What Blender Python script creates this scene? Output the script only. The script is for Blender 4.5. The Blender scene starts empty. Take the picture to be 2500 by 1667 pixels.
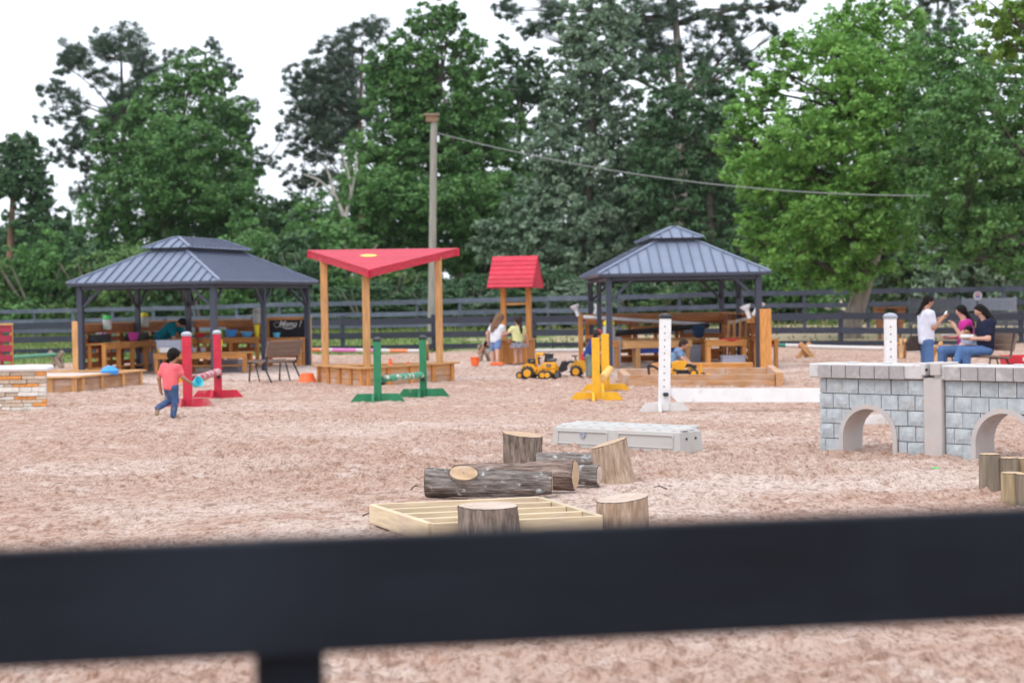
import bpy, bmesh, math, random
import numpy as np
from mathutils import Vector, Matrix
R = math.radians
SC = bpy.context.scene
COL = SC.collection

# ------------------------------------------------------------------ camera
FPX = 4500.0                      # focal length in photograph pixels (2500 wide)
CAM_H = 1.6
PITCH = math.atan((833.5-727.0)/FPX)
ROLL = R(0.9)
_f = Vector((0, math.cos(PITCH), -math.sin(PITCH)))
_r0 = Vector((1, 0, 0)); _u0 = _r0.cross(_f)
CR = _r0*math.cos(ROLL) - _u0*math.sin(ROLL)
CU = _u0*math.cos(ROLL) + _r0*math.sin(ROLL)
CP = Vector((0, 0, CAM_H))
cam = bpy.data.cameras.new('camera')
cam.sensor_width = 36.0
cam.lens = 36.0*FPX/2500.0
cam.clip_start = 0.05; cam.clip_end = 2000
cam.dof.use_dof = True
cam.dof.focus_distance = 15.0
cam.dof.aperture_fstop = 2.6
co = bpy.data.objects.new('camera', cam); COL.objects.link(co)
co.matrix_world = Matrix(((CR.x, CU.x, -_f.x, CP.x), (CR.y, CU.y, -_f.y, CP.y), (CR.z, CU.z, -_f.z, CP.z), (0, 0, 0, 1)))
SC.camera = co

# ------------------------------------------------------------------ sky and sun (bright overcast)
SUN_EL, SUN_AZ = R(58), R(215)     # azimuth from +Y clockwise: behind the camera, to the left
W = bpy.data.worlds.new('World'); SC.world = W; W.use_nodes = True
nt = W.node_tree; nt.nodes.clear()
_out = nt.nodes.new('ShaderNodeOutputWorld'); _bg = nt.nodes.new('ShaderNodeBackground')
_sky = nt.nodes.new('ShaderNodeTexSky'); _sky.sky_type = 'NISHITA'; _sky.sun_disc = False
_sky.sun_elevation = SUN_EL; _sky.sun_rotation = SUN_AZ
_sky.air_density = 1.0; _sky.dust_density = 4.0; _sky.ozone_density = 1.0
_mix = nt.nodes.new('ShaderNodeMixRGB'); _mix.inputs[0].default_value = 0.82
_mix.inputs[2].default_value = (10.6, 11.2, 12.4, 1)        # the cloud deck
nt.links.new(_sky.outputs[0], _mix.inputs[1]); nt.links.new(_mix.outputs[0], _bg.inputs[0])
_bg.inputs[1].default_value = 0.12
nt.links.new(_bg.outputs[0], _out.inputs[0])
sl = bpy.data.lights.new('sun', 'SUN'); sl.energy = 0.9; sl.angle = R(30); sl.color = (1.0, 0.95, 0.88)
so = bpy.data.objects.new('sun', sl); COL.objects.link(so)
_sd = Vector((math.sin(SUN_AZ)*math.cos(SUN_EL), math.cos(SUN_AZ)*math.cos(SUN_EL), math.sin(SUN_EL)))
so.rotation_euler = _sd.to_track_quat('Z', 'Y').to_euler(); so.location = (0, 0, 30)
SC.view_settings.view_transform = 'Standard'; SC.view_settings.look = 'None'
SC.view_settings.exposure = 0.3; SC.view_settings.gamma = 1.0; SC.view_settings.use_curve_mapping = False
SC.render.engine = 'CYCLES'
SC.cycles.use_denoising = True
try: SC.cycles.denoiser = 'OPENIMAGEDENOISE'
except Exception: pass
SC.cycles.max_bounces = 6; SC.cycles.diffuse_bounces = 3; SC.cycles.glossy_bounces = 2
SC.cycles.transmission_bounces = 4; SC.cycles.transparent_max_bounces = 4
SC.cycles.caustics_reflective = False; SC.cycles.caustics_refractive = False

# ------------------------------------------------------------------ survey helpers: photograph pixel -> place
def ray(px, py):
    return _f + CR*((px-1250.0)/FPX) + CU*(-(py-833.5)/FPX)
def G(px, py, z=0.0):
    d = ray(px, py); return CP + d*((z-CAM_H)/d.z)
def at(px, py, Y):
    d = ray(px, py); return CP + d*(Y/d.y)
def pxm(Y): return FPX/Y           # photograph pixels per metre at distance Y
# ------------------------------------------------------------------ materials
MATS = {}
def nodes(name):
    m = bpy.data.materials.new(name); m.use_nodes = True
    t = m.node_tree; b = t.nodes.get('Principled BSDF')
    return m, t, b
def add(t, kind, **kw):
    n = t.nodes.new(kind)
    for k, v in kw.items(): setattr(n, k, v)
    return n
def mat(name, c, rough=0.7, var=0.12, scale=6.0, stretch=(1, 1, 1), bump=0.0, bscale=None, metal=0.0, spec=0.5, rnd=0.0,
        c2=None, dust=None, detail=5.0):
    """painted / wooden / plastic surface: noise between two tones, fine relief, optional per-object tone and dust blotches"""
    if name in MATS: return MATS[name]
    m, t, b = nodes(name); L = t.links.new
    tc = add(t, 'ShaderNodeTexCoord'); mp = add(t, 'ShaderNodeMapping'); mp.inputs['Scale'].default_value = stretch
    oi = add(t, 'ShaderNodeObjectInfo')
    va = add(t, 'ShaderNodeVectorMath', operation='ADD'); L(tc.outputs['Object'], va.inputs[0])
    vs = add(t, 'ShaderNodeVectorMath', operation='SCALE'); vs.inputs[0].default_value = (37.1, 17.3, 51.7)
    L(oi.outputs['Random'], vs.inputs['Scale']); L(vs.outputs[0], va.inputs[1]); L(va.outputs[0], mp.inputs['Vector'])
    nz = add(t, 'ShaderNodeTexNoise'); nz.inputs['Scale'].default_value = scale; nz.inputs['Detail'].default_value = detail
    nz.inputs['Roughness'].default_value = 0.62
    L(mp.outputs[0], nz.inputs['Vector'])
    rp = add(t, 'ShaderNodeValToRGB'); L(nz.outputs['Fac'], rp.inputs[0])
    lo = [x*(1-var) for x in c]; hi = list(c2) if c2 else [min(1, x*(1+var)) for x in c]
    rp.color_ramp.elements[0].position = 0.33; rp.color_ramp.elements[1].position = 0.67
    rp.color_ramp.elements[0].color = (*lo, 1); rp.color_ramp.elements[1].color = (*hi, 1)
    out = rp.outputs[0]
    if dust:
        n2 = add(t, 'ShaderNodeTexNoise'); n2.inputs['Scale'].default_value = dust[2]; n2.inputs['Detail'].default_value = 6
        L(va.outputs[0], n2.inputs['Vector'])
        r2 = add(t, 'ShaderNodeValToRGB'); L(n2.outputs['Fac'], r2.inputs[0])
        r2.color_ramp.elements[0].position = dust[1]; r2.color_ramp.elements[1].position = min(1, dust[1]+dust[3])
        mx = add(t, 'ShaderNodeMixRGB'); L(r2.outputs[0], mx.inputs[0]); L(out, mx.inputs[1]); mx.inputs[2].default_value = (*dust[0], 1)
        out = mx.outputs[0]
    if rnd:
        hs = add(t, 'ShaderNodeHueSaturation')
        ma = add(t, 'ShaderNodeMath', operation='MULTIPLY_ADD'); ma.inputs[1].default_value = 2*rnd; ma.inputs[2].default_value = 1-rnd
        L(oi.outputs['Random'], ma.inputs[0]); L(ma.outputs[0], hs.inputs['Value']); L(out, hs.inputs['Color']); out = hs.outputs[0]
    L(out, b.inputs['Base Color'])
    b.inputs['Roughness'].default_value = rough; b.inputs['Metallic'].default_value = metal
    b.inputs['Specular IOR Level'].default_value = spec
    if bump:
        bp = add(t, 'ShaderNodeBump'); bp.inputs['Strength'].default_value = 1.0; bp.inputs['Distance'].default_value = bump
        nb = nz
        if bscale:
            nb = add(t, 'ShaderNodeTexNoise'); nb.inputs['Scale'].default_value = bscale; nb.inputs['Detail'].default_value = 4
            L(mp.outputs[0], nb.inputs['Vector'])
        L(nb.outputs['Fac'], bp.inputs['Height']); L(bp.outputs[0], b.inputs['Normal'])
    MATS[name] = m
    return m
def wood(name, c, var=0.28, rnd=0.14, **kw):
    return mat(name, c, rough=0.72, var=var, scale=4.0, stretch=(0.7, 9, 9), bump=0.003, rnd=rnd, spec=0.3, **kw)

cedar = wood('stained_cedar', (0.56, 0.25, 0.075))
cedar_pale = wood('pale_cedar', (0.56, 0.31, 0.13))
cedar_dusty = wood('dusty_cedar', (0.47, 0.255, 0.125), dust=((0.50, 0.36, 0.29), 0.42, 3.0, 0.25))
pallet = wood('pallet_wood', (0.39, 0.155, 0.056), rnd=0.35)
pine_new = wood('fresh_pine', (0.62, 0.50, 0.335), var=0.16, dust=((0.55, 0.42, 0.33), 0.52, 5.0, 0.25))
grey_wood = wood('weathered_wood', (0.32, 0.25, 0.19))
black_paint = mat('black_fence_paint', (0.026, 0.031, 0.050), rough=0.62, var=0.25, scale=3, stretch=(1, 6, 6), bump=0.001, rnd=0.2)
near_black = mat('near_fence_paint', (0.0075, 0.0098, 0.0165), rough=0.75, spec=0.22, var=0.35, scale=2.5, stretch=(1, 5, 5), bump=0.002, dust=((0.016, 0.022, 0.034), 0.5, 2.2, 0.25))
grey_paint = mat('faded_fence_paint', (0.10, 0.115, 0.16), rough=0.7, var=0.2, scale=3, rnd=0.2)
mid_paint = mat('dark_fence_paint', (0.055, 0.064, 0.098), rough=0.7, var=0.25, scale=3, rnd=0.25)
gaz_metal = mat('gazebo_metal', (0.040, 0.047, 0.074), rough=0.45, var=0.1, scale=3)
roof_metal = mat('gazebo_roof_metal', (0.205, 0.245, 0.335), rough=0.5, var=0.06, scale=2, metal=0.2, dust=((0.26, 0.28, 0.37), 0.5, 1.6, 0.4))
seam_shaded = mat('gazebo_seam_shaded', (0.105, 0.12, 0.175), rough=0.5, var=0.1, scale=3)  # darker than the roof sheet: shading of the ribs put into the colour
red_roof = mat('red_paint', (0.57, 0.022, 0.055), rough=0.6, var=0.16, scale=5, stretch=(1, 4, 4), rnd=0.13, bump=0.002, dust=((0.55, 0.09, 0.11), 0.6, 5, 0.25))
red_paint = mat('jump_red_paint', (0.56, 0.018, 0.050), rough=0.6, var=0.16, scale=8, bump=.0015, dust=((0.52, 0.30, 0.26), 0.63, 7, 0.2))
green_paint = mat('jump_green_paint', (0.018, 0.205, 0.088), rough=0.6, var=0.16, scale=8, bump=.0015, dust=((0.30, 0.32, 0.24), 0.64, 7, 0.2))
yellow_paint = mat('jump_yellow_paint', (0.80, 0.42, 0.012), rough=0.55, var=0.1, scale=8, bump=.0015, dust=((0.62, 0.42, 0.2), 0.64, 7, 0.2))
white_paint = mat('jump_white_paint', (0.80, 0.80, 0.80), rough=0.5, var=0.04, scale=6, dust=((0.55, 0.5, 0.48), 0.62, 7, 0.2))
red_dusty = mat('dusty_red_paint', (0.50, 0.03, 0.06), rough=0.7, var=0.2, scale=9, dust=((0.52, 0.36, 0.30), 0.46, 4, 0.35))
red_worn = mat('worn_red_rail', (0.45, 0.05, 0.08), rough=0.7, var=0.2, scale=9, dust=((0.62, 0.44, 0.44), 0.43, 11, 0.12))
green_worn = mat('worn_green_rail', (0.05, 0.30, 0.17), rough=0.7, var=0.2, scale=9, dust=((0.60, 0.56, 0.48), 0.5, 10, 0.06))
yellow_worn = mat('worn_yellow_rail', (0.80, 0.45, 0.06), rough=0.7, var=0.1, scale=9, dust=((0.8, 0.62, 0.38), 0.5, 8, 0.2))
white_worn = mat('dusty_white_paint', (0.70, 0.68, 0.66), rough=0.65, var=0.08, scale=8, dust=((0.55, 0.42, 0.36), 0.55, 8, 0.2))
cap_black = mat('cap_plastic', (0.02, 0.023, 0.03), rough=0.35, var=0.1)
cap_grey = mat('cap_metal', (0.38, 0.40, 0.46), rough=0.35, var=0.1, metal=0.4)
white_plastic = mat('white_plastic', (0.49, 0.475, 0.45), rough=0.45, var=0.05, scale=3, dust=((0.50, 0.40, 0.34), 0.57, 4, 0.25))
bin_plastic = mat('clear_bin_plastic', (0.36, 0.37, 0.46), rough=0.3, var=0.1)
blockface = mat('split_block', (0.43, 0.47, 0.49), rough=0.9, var=0.16, scale=14, bump=0.006, rnd=0.05, dust=((0.46, 0.38, 0.33), 0.60, 6, 0.25))
mortar = mat('mortar', (0.27, 0.235, 0.215), rough=0.95, var=0.15, scale=20)
concrete = mat('smooth_concrete', (0.50, 0.46, 0.44), rough=0.8, var=0.07, scale=5, dust=((0.50, 0.38, 0.32), 0.58, 5, 0.3))
capblock = mat('coping_block', (0.37, 0.345, 0.34), rough=0.85, var=0.12, scale=16, rnd=0.05, dust=((0.55, 0.53, 0.52), 0.62, 5, 0.15))
capwhite = mat('coping_white', (0.58, 0.56, 0.55), rough=0.7, var=0.06, dust=((0.45, 0.35, 0.30), 0.62, 8, 0.12))
steel_black = mat('black_steel', (0.018, 0.019, 0.023), rough=0.4, var=0.1)
bench_slat = mat('bench_resin', (0.20, 0.135, 0.10), rough=0.6, var=0.12, scale=5, stretch=(1, 8, 8))
toy_yellow = mat('toy_yellow', (0.80, 0.37, 0.012), rough=0.38, var=0.06, dust=((0.55, 0.36, 0.2), 0.62, 6, 0.3))
toy_black = mat('toy_black', (0.017, 0.017, 0.020), rough=0.5, var=0.2)
toy_grey = mat('toy_grey', (0.10, 0.10, 0.11), rough=0.5, var=0.15)
def plain(name, c, rough=0.5, **kw): return mat(name, c, rough=rough, var=kw.pop('var', 0.08), **kw)
orange_pl = plain('orange_plastic', (0.90, 0.16, 0.035)); blue_pl = plain('blue_plastic', (0.05, 0.32, 0.80))
cyan_pl = plain('cyan_plastic', (0.10, 0.62, 0.72)); green_pl = plain('green_plastic', (0.06, 0.62, 0.14))
yel_pl = plain('yellow_plastic', (0.85, 0.72, 0.03)); red_pl = plain('red_plastic', (0.65, 0.03, 0.05))
pink_pl = plain('magenta_plastic', (0.62, 0.06, 0.42)); lime_pl = plain('lime_plastic', (0.22, 0.50, 0.05))
glassy = plain('jug_plastic', (0.52, 0.55, 0.55), rough=0.15); basin_blue = plain('basin_blue', (0.03, 0.10, 0.52), rough=0.35)
chalk_black = plain('chalkboard_slate', (0.013, 0.016, 0.022), rough=0.8, var=0.3)
chalk = plain('chalk', (0.75, 0.76, 0.78), rough=0.9)
pipe_white = plain('pipe_white', (0.74, 0.75, 0.78), rough=0.4); gutter_black = plain('gutter_black', (0.015, 0.018, 0.02))
tray_black = plain('tray_black', (0.02, 0.024, 0.034), rough=0.5)
pole_wood = mat('utility_pole_wood', (0.30, 0.29, 0.25), rough=0.9, var=0.22, scale=3, stretch=(8, 8, 0.5), bump=0.006)
rust_brown = wood('redbrown_wood', (0.27, 0.115, 0.055))
stone_a = mat('stone_tan', (0.56, 0.44, 0.34), rough=0.9, var=0.15, scale=18, bump=0.006, rnd=0.2)
stone_w = mat('stone_cream', (0.70, 0.66, 0.60), rough=0.9, var=0.12, scale=18, bump=0.006, rnd=0.1)
stone_o = mat('stone_orange', (0.72, 0.30, 0.08), rough=0.9, var=0.2, scale=18, bump=0.006, rnd=0.1)
maroon = mat('maroon_paint', (0.34, 0.022, 0.050), rough=0.6, var=0.15, scale=6)
wire_m = plain('wire', (0.22, 0.24, 0.24)); gal = plain('galvanised', (0.34, 0.36, 0.42), rough=0.4)

# ------------------------------------------------------------------ mesh helpers
class MB:
    def __init__(s): s.v = []; s.f = []; s.mi = []; s.cur = 0
    def add(s, vs, fs):
        o = len(s.v); s.v.extend([tuple(v) for v in vs]); s.f.extend([[i+o for i in f] for f in fs]); s.mi.extend([s.cur]*len(fs)); return s
    def box(s, c, d, rz=0, M=None, bev=0.0):
        x, y, z = d[0]/2, d[1]/2, d[2]/2
        if bev > 0:
            b = min(bev, x*.9, y*.9, z*.9); bm = bmesh.new(); bmesh.ops.create_cube(bm, size=1.0)
            for v in bm.verts: v.co = Vector((v.co.x*d[0], v.co.y*d[1], v.co.z*d[2]))
            bmesh.ops.bevel(bm, geom=list(bm.edges), offset=b, segments=1, affect='EDGES')
            bm.verts.index_update(); vs = [v.co.copy() for v in bm.verts]; fs = [[v.index for v in f.verts] for f in bm.faces]; bm.free()
        else:
            vs = [Vector(p) for p in ((-x,-y,-z),(x,-y,-z),(x,y,-z),(-x,y,-z),(-x,-y,z),(x,-y,z),(x,y,z),(-x,y,z))]
            fs = [(0,3,2,1),(4,5,6,7),(0,1,5,4),(1,2,6,5),(2,3,7,6),(3,0,4,7)]
        T = M if M is not None else Matrix.Rotation(rz, 3, 'Z')
        return s.add([T @ v + Vector(c) for v in vs], fs)
    def tube(s, pts, rad, n=10, cap=True):
        pts = [Vector(p) for p in pts]
        if not hasattr(rad, '__len__'): rad = [rad]*len(pts)
        vs = []; prev = None
        for i, p in enumerate(pts):
            t = (pts[min(i+1, len(pts)-1)] - pts[max(i-1, 0)]).normalized()
            a = prev if prev is not None else (Vector((1, 0, 0)) if abs(t.x) < 0.9 else Vector((0, 1, 0)))
            a = (a - t*a.dot(t)).normalized(); b = t.cross(a); prev = a
            for k in range(n):
                q = 2*math.pi*k/n; vs.append(p + (a*math.cos(q) + b*math.sin(q))*rad[i])
        fs = []
        for i in range(len(pts)-1):
            for k in range(n):
                fs.append((i*n+k, i*n+(k+1) % n, (i+1)*n+(k+1) % n, (i+1)*n+k))
        if cap: fs += [tuple(range(n-1, -1, -1)), tuple(range((len(pts)-1)*n, len(pts)*n))]
        return s.add(vs, fs)
    def lathe(s, prof, c=(0, 0, 0), n=16, M=None, close=True):
        vs = []; c = Vector(c)
        for r, z in prof:
            for k in range(n):
                q = 2*math.pi*k/n; v = Vector((r*math.cos(q), r*math.sin(q), z)); vs.append((M @ v if M is not None else v) + c)
        fs = []
        for i in range(len(prof)-1):
            for k in range(n): fs.append((i*n+k, i*n+(k+1) % n, (i+1)*n+(k+1) % n, (i+1)*n+k))
        if close:
            fs.append(tuple(range(n-1, -1, -1))); fs.append(tuple(range((len(prof)-1)*n, len(prof)*n)))
        return s.add(vs, fs)
    def prism(s, poly, axis, a0, a1):
        """polygon in the plane across axis ('x': (y,z), 'y': (x,z), 'z': (x,y)), extruded a0..a1"""
        def P(u, v, a): return {'x': (a, u, v), 'y': (u, a, v), 'z': (u, v, a)}[axis]
        n = len(poly); vs = [P(u, v, a0) for u, v in poly] + [P(u, v, a1) for u, v in poly]
        fs = [tuple(range(n-1, -1, -1)), tuple(range(n, 2*n))] + [(i, (i+1) % n, n+(i+1) % n, n+i) for i in range(n)]
        return s.add(vs, fs)
    def mesh(s, name, mats, smooth=False):
        me = bpy.data.meshes.new(name); me.from_pydata(s.v, [], s.f)
        for m in (mats if isinstance(mats, (list, tuple)) else [mats] if mats else []): me.materials.append(m)
        if any(s.mi): me.polygons.foreach_set('material_index', s.mi)
        bm = bmesh.new(); bm.from_mesh(me); bmesh.ops.recalc_face_normals(bm, faces=bm.faces); bm.to_mesh(me); bm.free()
        if smooth:
            me.polygons.foreach_set('use_smooth', [True]*len(me.polygons))
            try: me.set_sharp_from_angle(angle=R(45))
            except Exception: pass
        return me
    def build(s, name, mats, parent=None, smooth=False, loc=None, rz=0):
        return link(name, s.mesh(name, mats, smooth), parent, loc, rz)
def link(name, me, parent=None, loc=None, rz=0):
    o = bpy.data.objects.new(name, me); COL.objects.link(o)
    if parent is not None: o.parent = parent
    if loc is not None: o.location = loc
    if rz: o.rotation_euler = (0, 0, rz)
    return o
def tag(o, label, cat, group=None):
    o['label'] = label; o['category'] = cat
    if group: o['group'] = group
    return o
def kind(o, k): o['kind'] = k; return o
def thing(name, label, cat, loc=(0, 0, 0), rz=0, group=None):
    o = bpy.data.objects.new(name, None); COL.objects.link(o); o.location = loc; o.rotation_euler = (0, 0, rz)
    o.empty_display_size = 0.2
    return tag(o, label, cat, group)
BOXC = {}
def beam(name, p0, p1, w, h, m, parent=None, up=(0, 0, 1)):
    """a board: its own object, length along its local X (grain), w across, h along up; mesh shared between equal boards"""
    p0, p1 = Vector(p0), Vector(p1); d = p1-p0; L = d.length; x = d.normalized(); up = Vector(up)
    y = up.cross(x)
    if y.length < 1e-4: y = Vector((0, 1, 0)).cross(x)
    if y.length < 1e-4: y = Vector((1, 0, 0)).cross(x)
    y.normalize(); z = x.cross(y)
    key = (round(L, 3), round(w, 4), round(h, 4), m.name)
    if key not in BOXC: BOXC[key] = MB().box((0, 0, 0), (L, w, h), bev=min(w, h)*0.06 if min(w, h) > 0.03 else 0).mesh(name, m)
    o = bpy.data.objects.new(name, BOXC[key]); COL.objects.link(o)
    if parent is not None: o.parent = parent
    c = (p0+p1)/2
    o.matrix_basis = Matrix(((x.x, y.x, z.x, c.x), (x.y, y.y, z.y, c.y), (x.z, y.z, z.z, c.z), (0, 0, 0, 1)))
    return o
def copy_tree(o, parent=None):
    c = o.copy(); COL.objects.link(c); c.parent = parent
    for ch in list(o.children): copy_tree(ch, c)
    return c
def fastmesh(name, V, F4, m, tint=None, smooth=False):
    """numpy quads -> mesh"""
    V = np.asarray(V, dtype=np.float32); F = np.asarray(F4, dtype=np.int32); k = F.shape[1]
    me = bpy.data.meshes.new(name); me.vertices.add(len(V)); me.vertices.foreach_set('co', V.ravel())
    me.loops.add(F.size); me.loops.foreach_set('vertex_index', F.ravel())
    me.polygons.add(len(F)); me.polygons.foreach_set('loop_start', np.arange(0, F.size, k, dtype=np.int32))
    try: me.polygons.foreach_set('loop_total', np.full(len(F), k, dtype=np.int32))
    except Exception: pass
    for q in (m if isinstance(m, (list, tuple)) else [m]): me.materials.append(q)
    if tint is not None:
        a = me.attributes.new('tint', 'FLOAT', 'POINT'); a.data.foreach_set('value', np.asarray(tint, dtype=np.float32))
    if smooth: me.polygons.foreach_set('use_smooth', np.ones(len(F), dtype=bool))
    me.update(calc_edges=True)
    return me
def vnoise(x, y, seed=0, z=None):
    def h(i, j):
        n = (i*374761393 + j*668265263 + seed*1442695041) & 0xFFFFFFFF
        n = ((n ^ (n >> 13))*1274126177) & 0xFFFFFFFF
        return ((n ^ (n >> 16)) & 0xFFFF)/65535.0
    xi = np.floor(x).astype(np.int64); yi = np.floor(y).astype(np.int64); fx = x-xi; fy = y-yi
    fx = fx*fx*(3-2*fx); fy = fy*fy*(3-2*fy)
    a = h(xi, yi); b = h(xi+1, yi); c = h(xi, yi+1); d = h(xi+1, yi+1)
    return (a*(1-fx)+b*fx)*(1-fy) + (c*(1-fx)+d*fx)*fy
def sstep(a, b, x):
    t = np.clip((x-a)/(b-a), 0, 1); return t*t*(3-2*t)
# ------------------------------------------------------------------ ground
def border(X): return 51.5 + 4.6*sstep(-13, -5, X)
def rise(X, Y):
    return sstep(58, 74, Y)*np.clip(0.16+0.0095*X, -0.25, 0.55)
def terrain_z(X, Y):
    inside = 1-sstep(-1.2, 0.6, Y-border(X))
    return rise(X, Y) - 0.16*inside + 0.05*(vnoise(X*.22, Y*.22, 3)-.5) + 0.015*(vnoise(X*1.3, Y*1.3, 4)-.5)
def gz(X, Y): return float(terrain_z(np.array([float(X)]), np.array([float(Y)]))[0])
def grid_mesh(name, xs, ys, zf, m):
    X, Y = np.meshgrid(xs, ys); Z = zf(X, Y); V = np.stack([X, Y, Z], -1).reshape(-1, 3)
    nx, ny = len(xs), len(ys); i = np.arange(nx*ny).reshape(ny, nx)
    F = np.stack([i[:-1, :-1], i[:-1, 1:], i[1:, 1:], i[1:, :-1]], -1).reshape(-1, 4)
    return fastmesh(name, V, F, m, smooth=True)
def ground_material():
    m, t, b = nodes('field_ground'); L = t.links.new
    tc = add(t, 'ShaderNodeTexCoord')
    n1 = add(t, 'ShaderNodeTexNoise'); n1.inputs['Scale'].default_value = 0.35; n1.inputs['Detail'].default_value = 7
    n2 = add(t, 'ShaderNodeTexNoise'); n2.inputs['Scale'].default_value = 5.0; n2.inputs['Detail'].default_value = 6
    L(tc.outputs['Object'], n1.inputs['Vector']); L(tc.outputs['Object'], n2.inputs['Vector'])
    sx = add(t, 'ShaderNodeSeparateXYZ'); L(tc.outputs['Object'], sx.inputs[0])
    mr = add(t, 'ShaderNodeMapRange'); mr.inputs['From Min'].default_value = -7; mr.inputs['From Max'].default_value = 4
    mr.inputs['To Min'].default_value = 0.32; mr.inputs['To Max'].default_value = -0.20
    L(sx.outputs['X'], mr.inputs['Value'])
    ad = add(t, 'ShaderNodeMath', operation='ADD'); L(mr.outputs[0], ad.inputs[0]); L(n1.outputs['Fac'], ad.inputs[1])
    rp = add(t, 'ShaderNodeValToRGB'); L(ad.outputs[0], rp.inputs[0])
    e = rp.color_ramp.elements; e[0].position = 0.36; e[0].color = (0.50, 0.39, 0.27, 1); e[1].position = 0.52; e[1].color = (0.17, 0.25, 0.075, 1)
    mx = add(t, 'ShaderNodeMixRGB', blend_type='MULTIPLY'); mx.inputs[0].default_value = 0.7
    r2 = add(t, 'ShaderNodeValToRGB'); L(n2.outputs['Fac'], r2.inputs[0])
    r2.color_ramp.elements[0].color = (0.5, 0.52, 0.45, 1); r2.color_ramp.elements[0].position = 0.3
    r2.color_ramp.elements[1].color = (1, 1, 1, 1); r2.color_ramp.elements[1].position = 0.65
    L(rp.outputs[0], mx.inputs[1]); L(r2.outputs[0], mx.inputs[2]); L(mx.outputs[0], b.inputs['Base Color'])
    b.inputs['Roughness'].default_value = 0.95; b.inputs['Specular IOR Level'].default_value = 0.1
    bp = add(t, 'ShaderNodeBump'); bp.inputs['Distance'].default_value = 0.05; L(n2.outputs['Fac'], bp.inputs['Height']); L(bp.outputs[0], b.inputs['Normal'])
    return m
def axis_pts(a, b, step_in, lo, hi, grow=1.18):
    inner = list(np.arange(a, b+1e-6, step_in)); s = step_in; x = inner[-1]
    while x < hi: s *= grow; x += s; inner.append(x)
    s = step_in; x = inner[0]; left = []
    while x > lo: s *= grow; x -= s; left.append(x)
    return np.array(left[::-1]+inner)
gnd = link('ground', grid_mesh('ground', axis_pts(-34, 34, 0.8, -380, 380), axis_pts(-10, 130, 0.8, -280, 650), terrain_z, ground_material()))
kind(gnd, 'structure')

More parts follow.
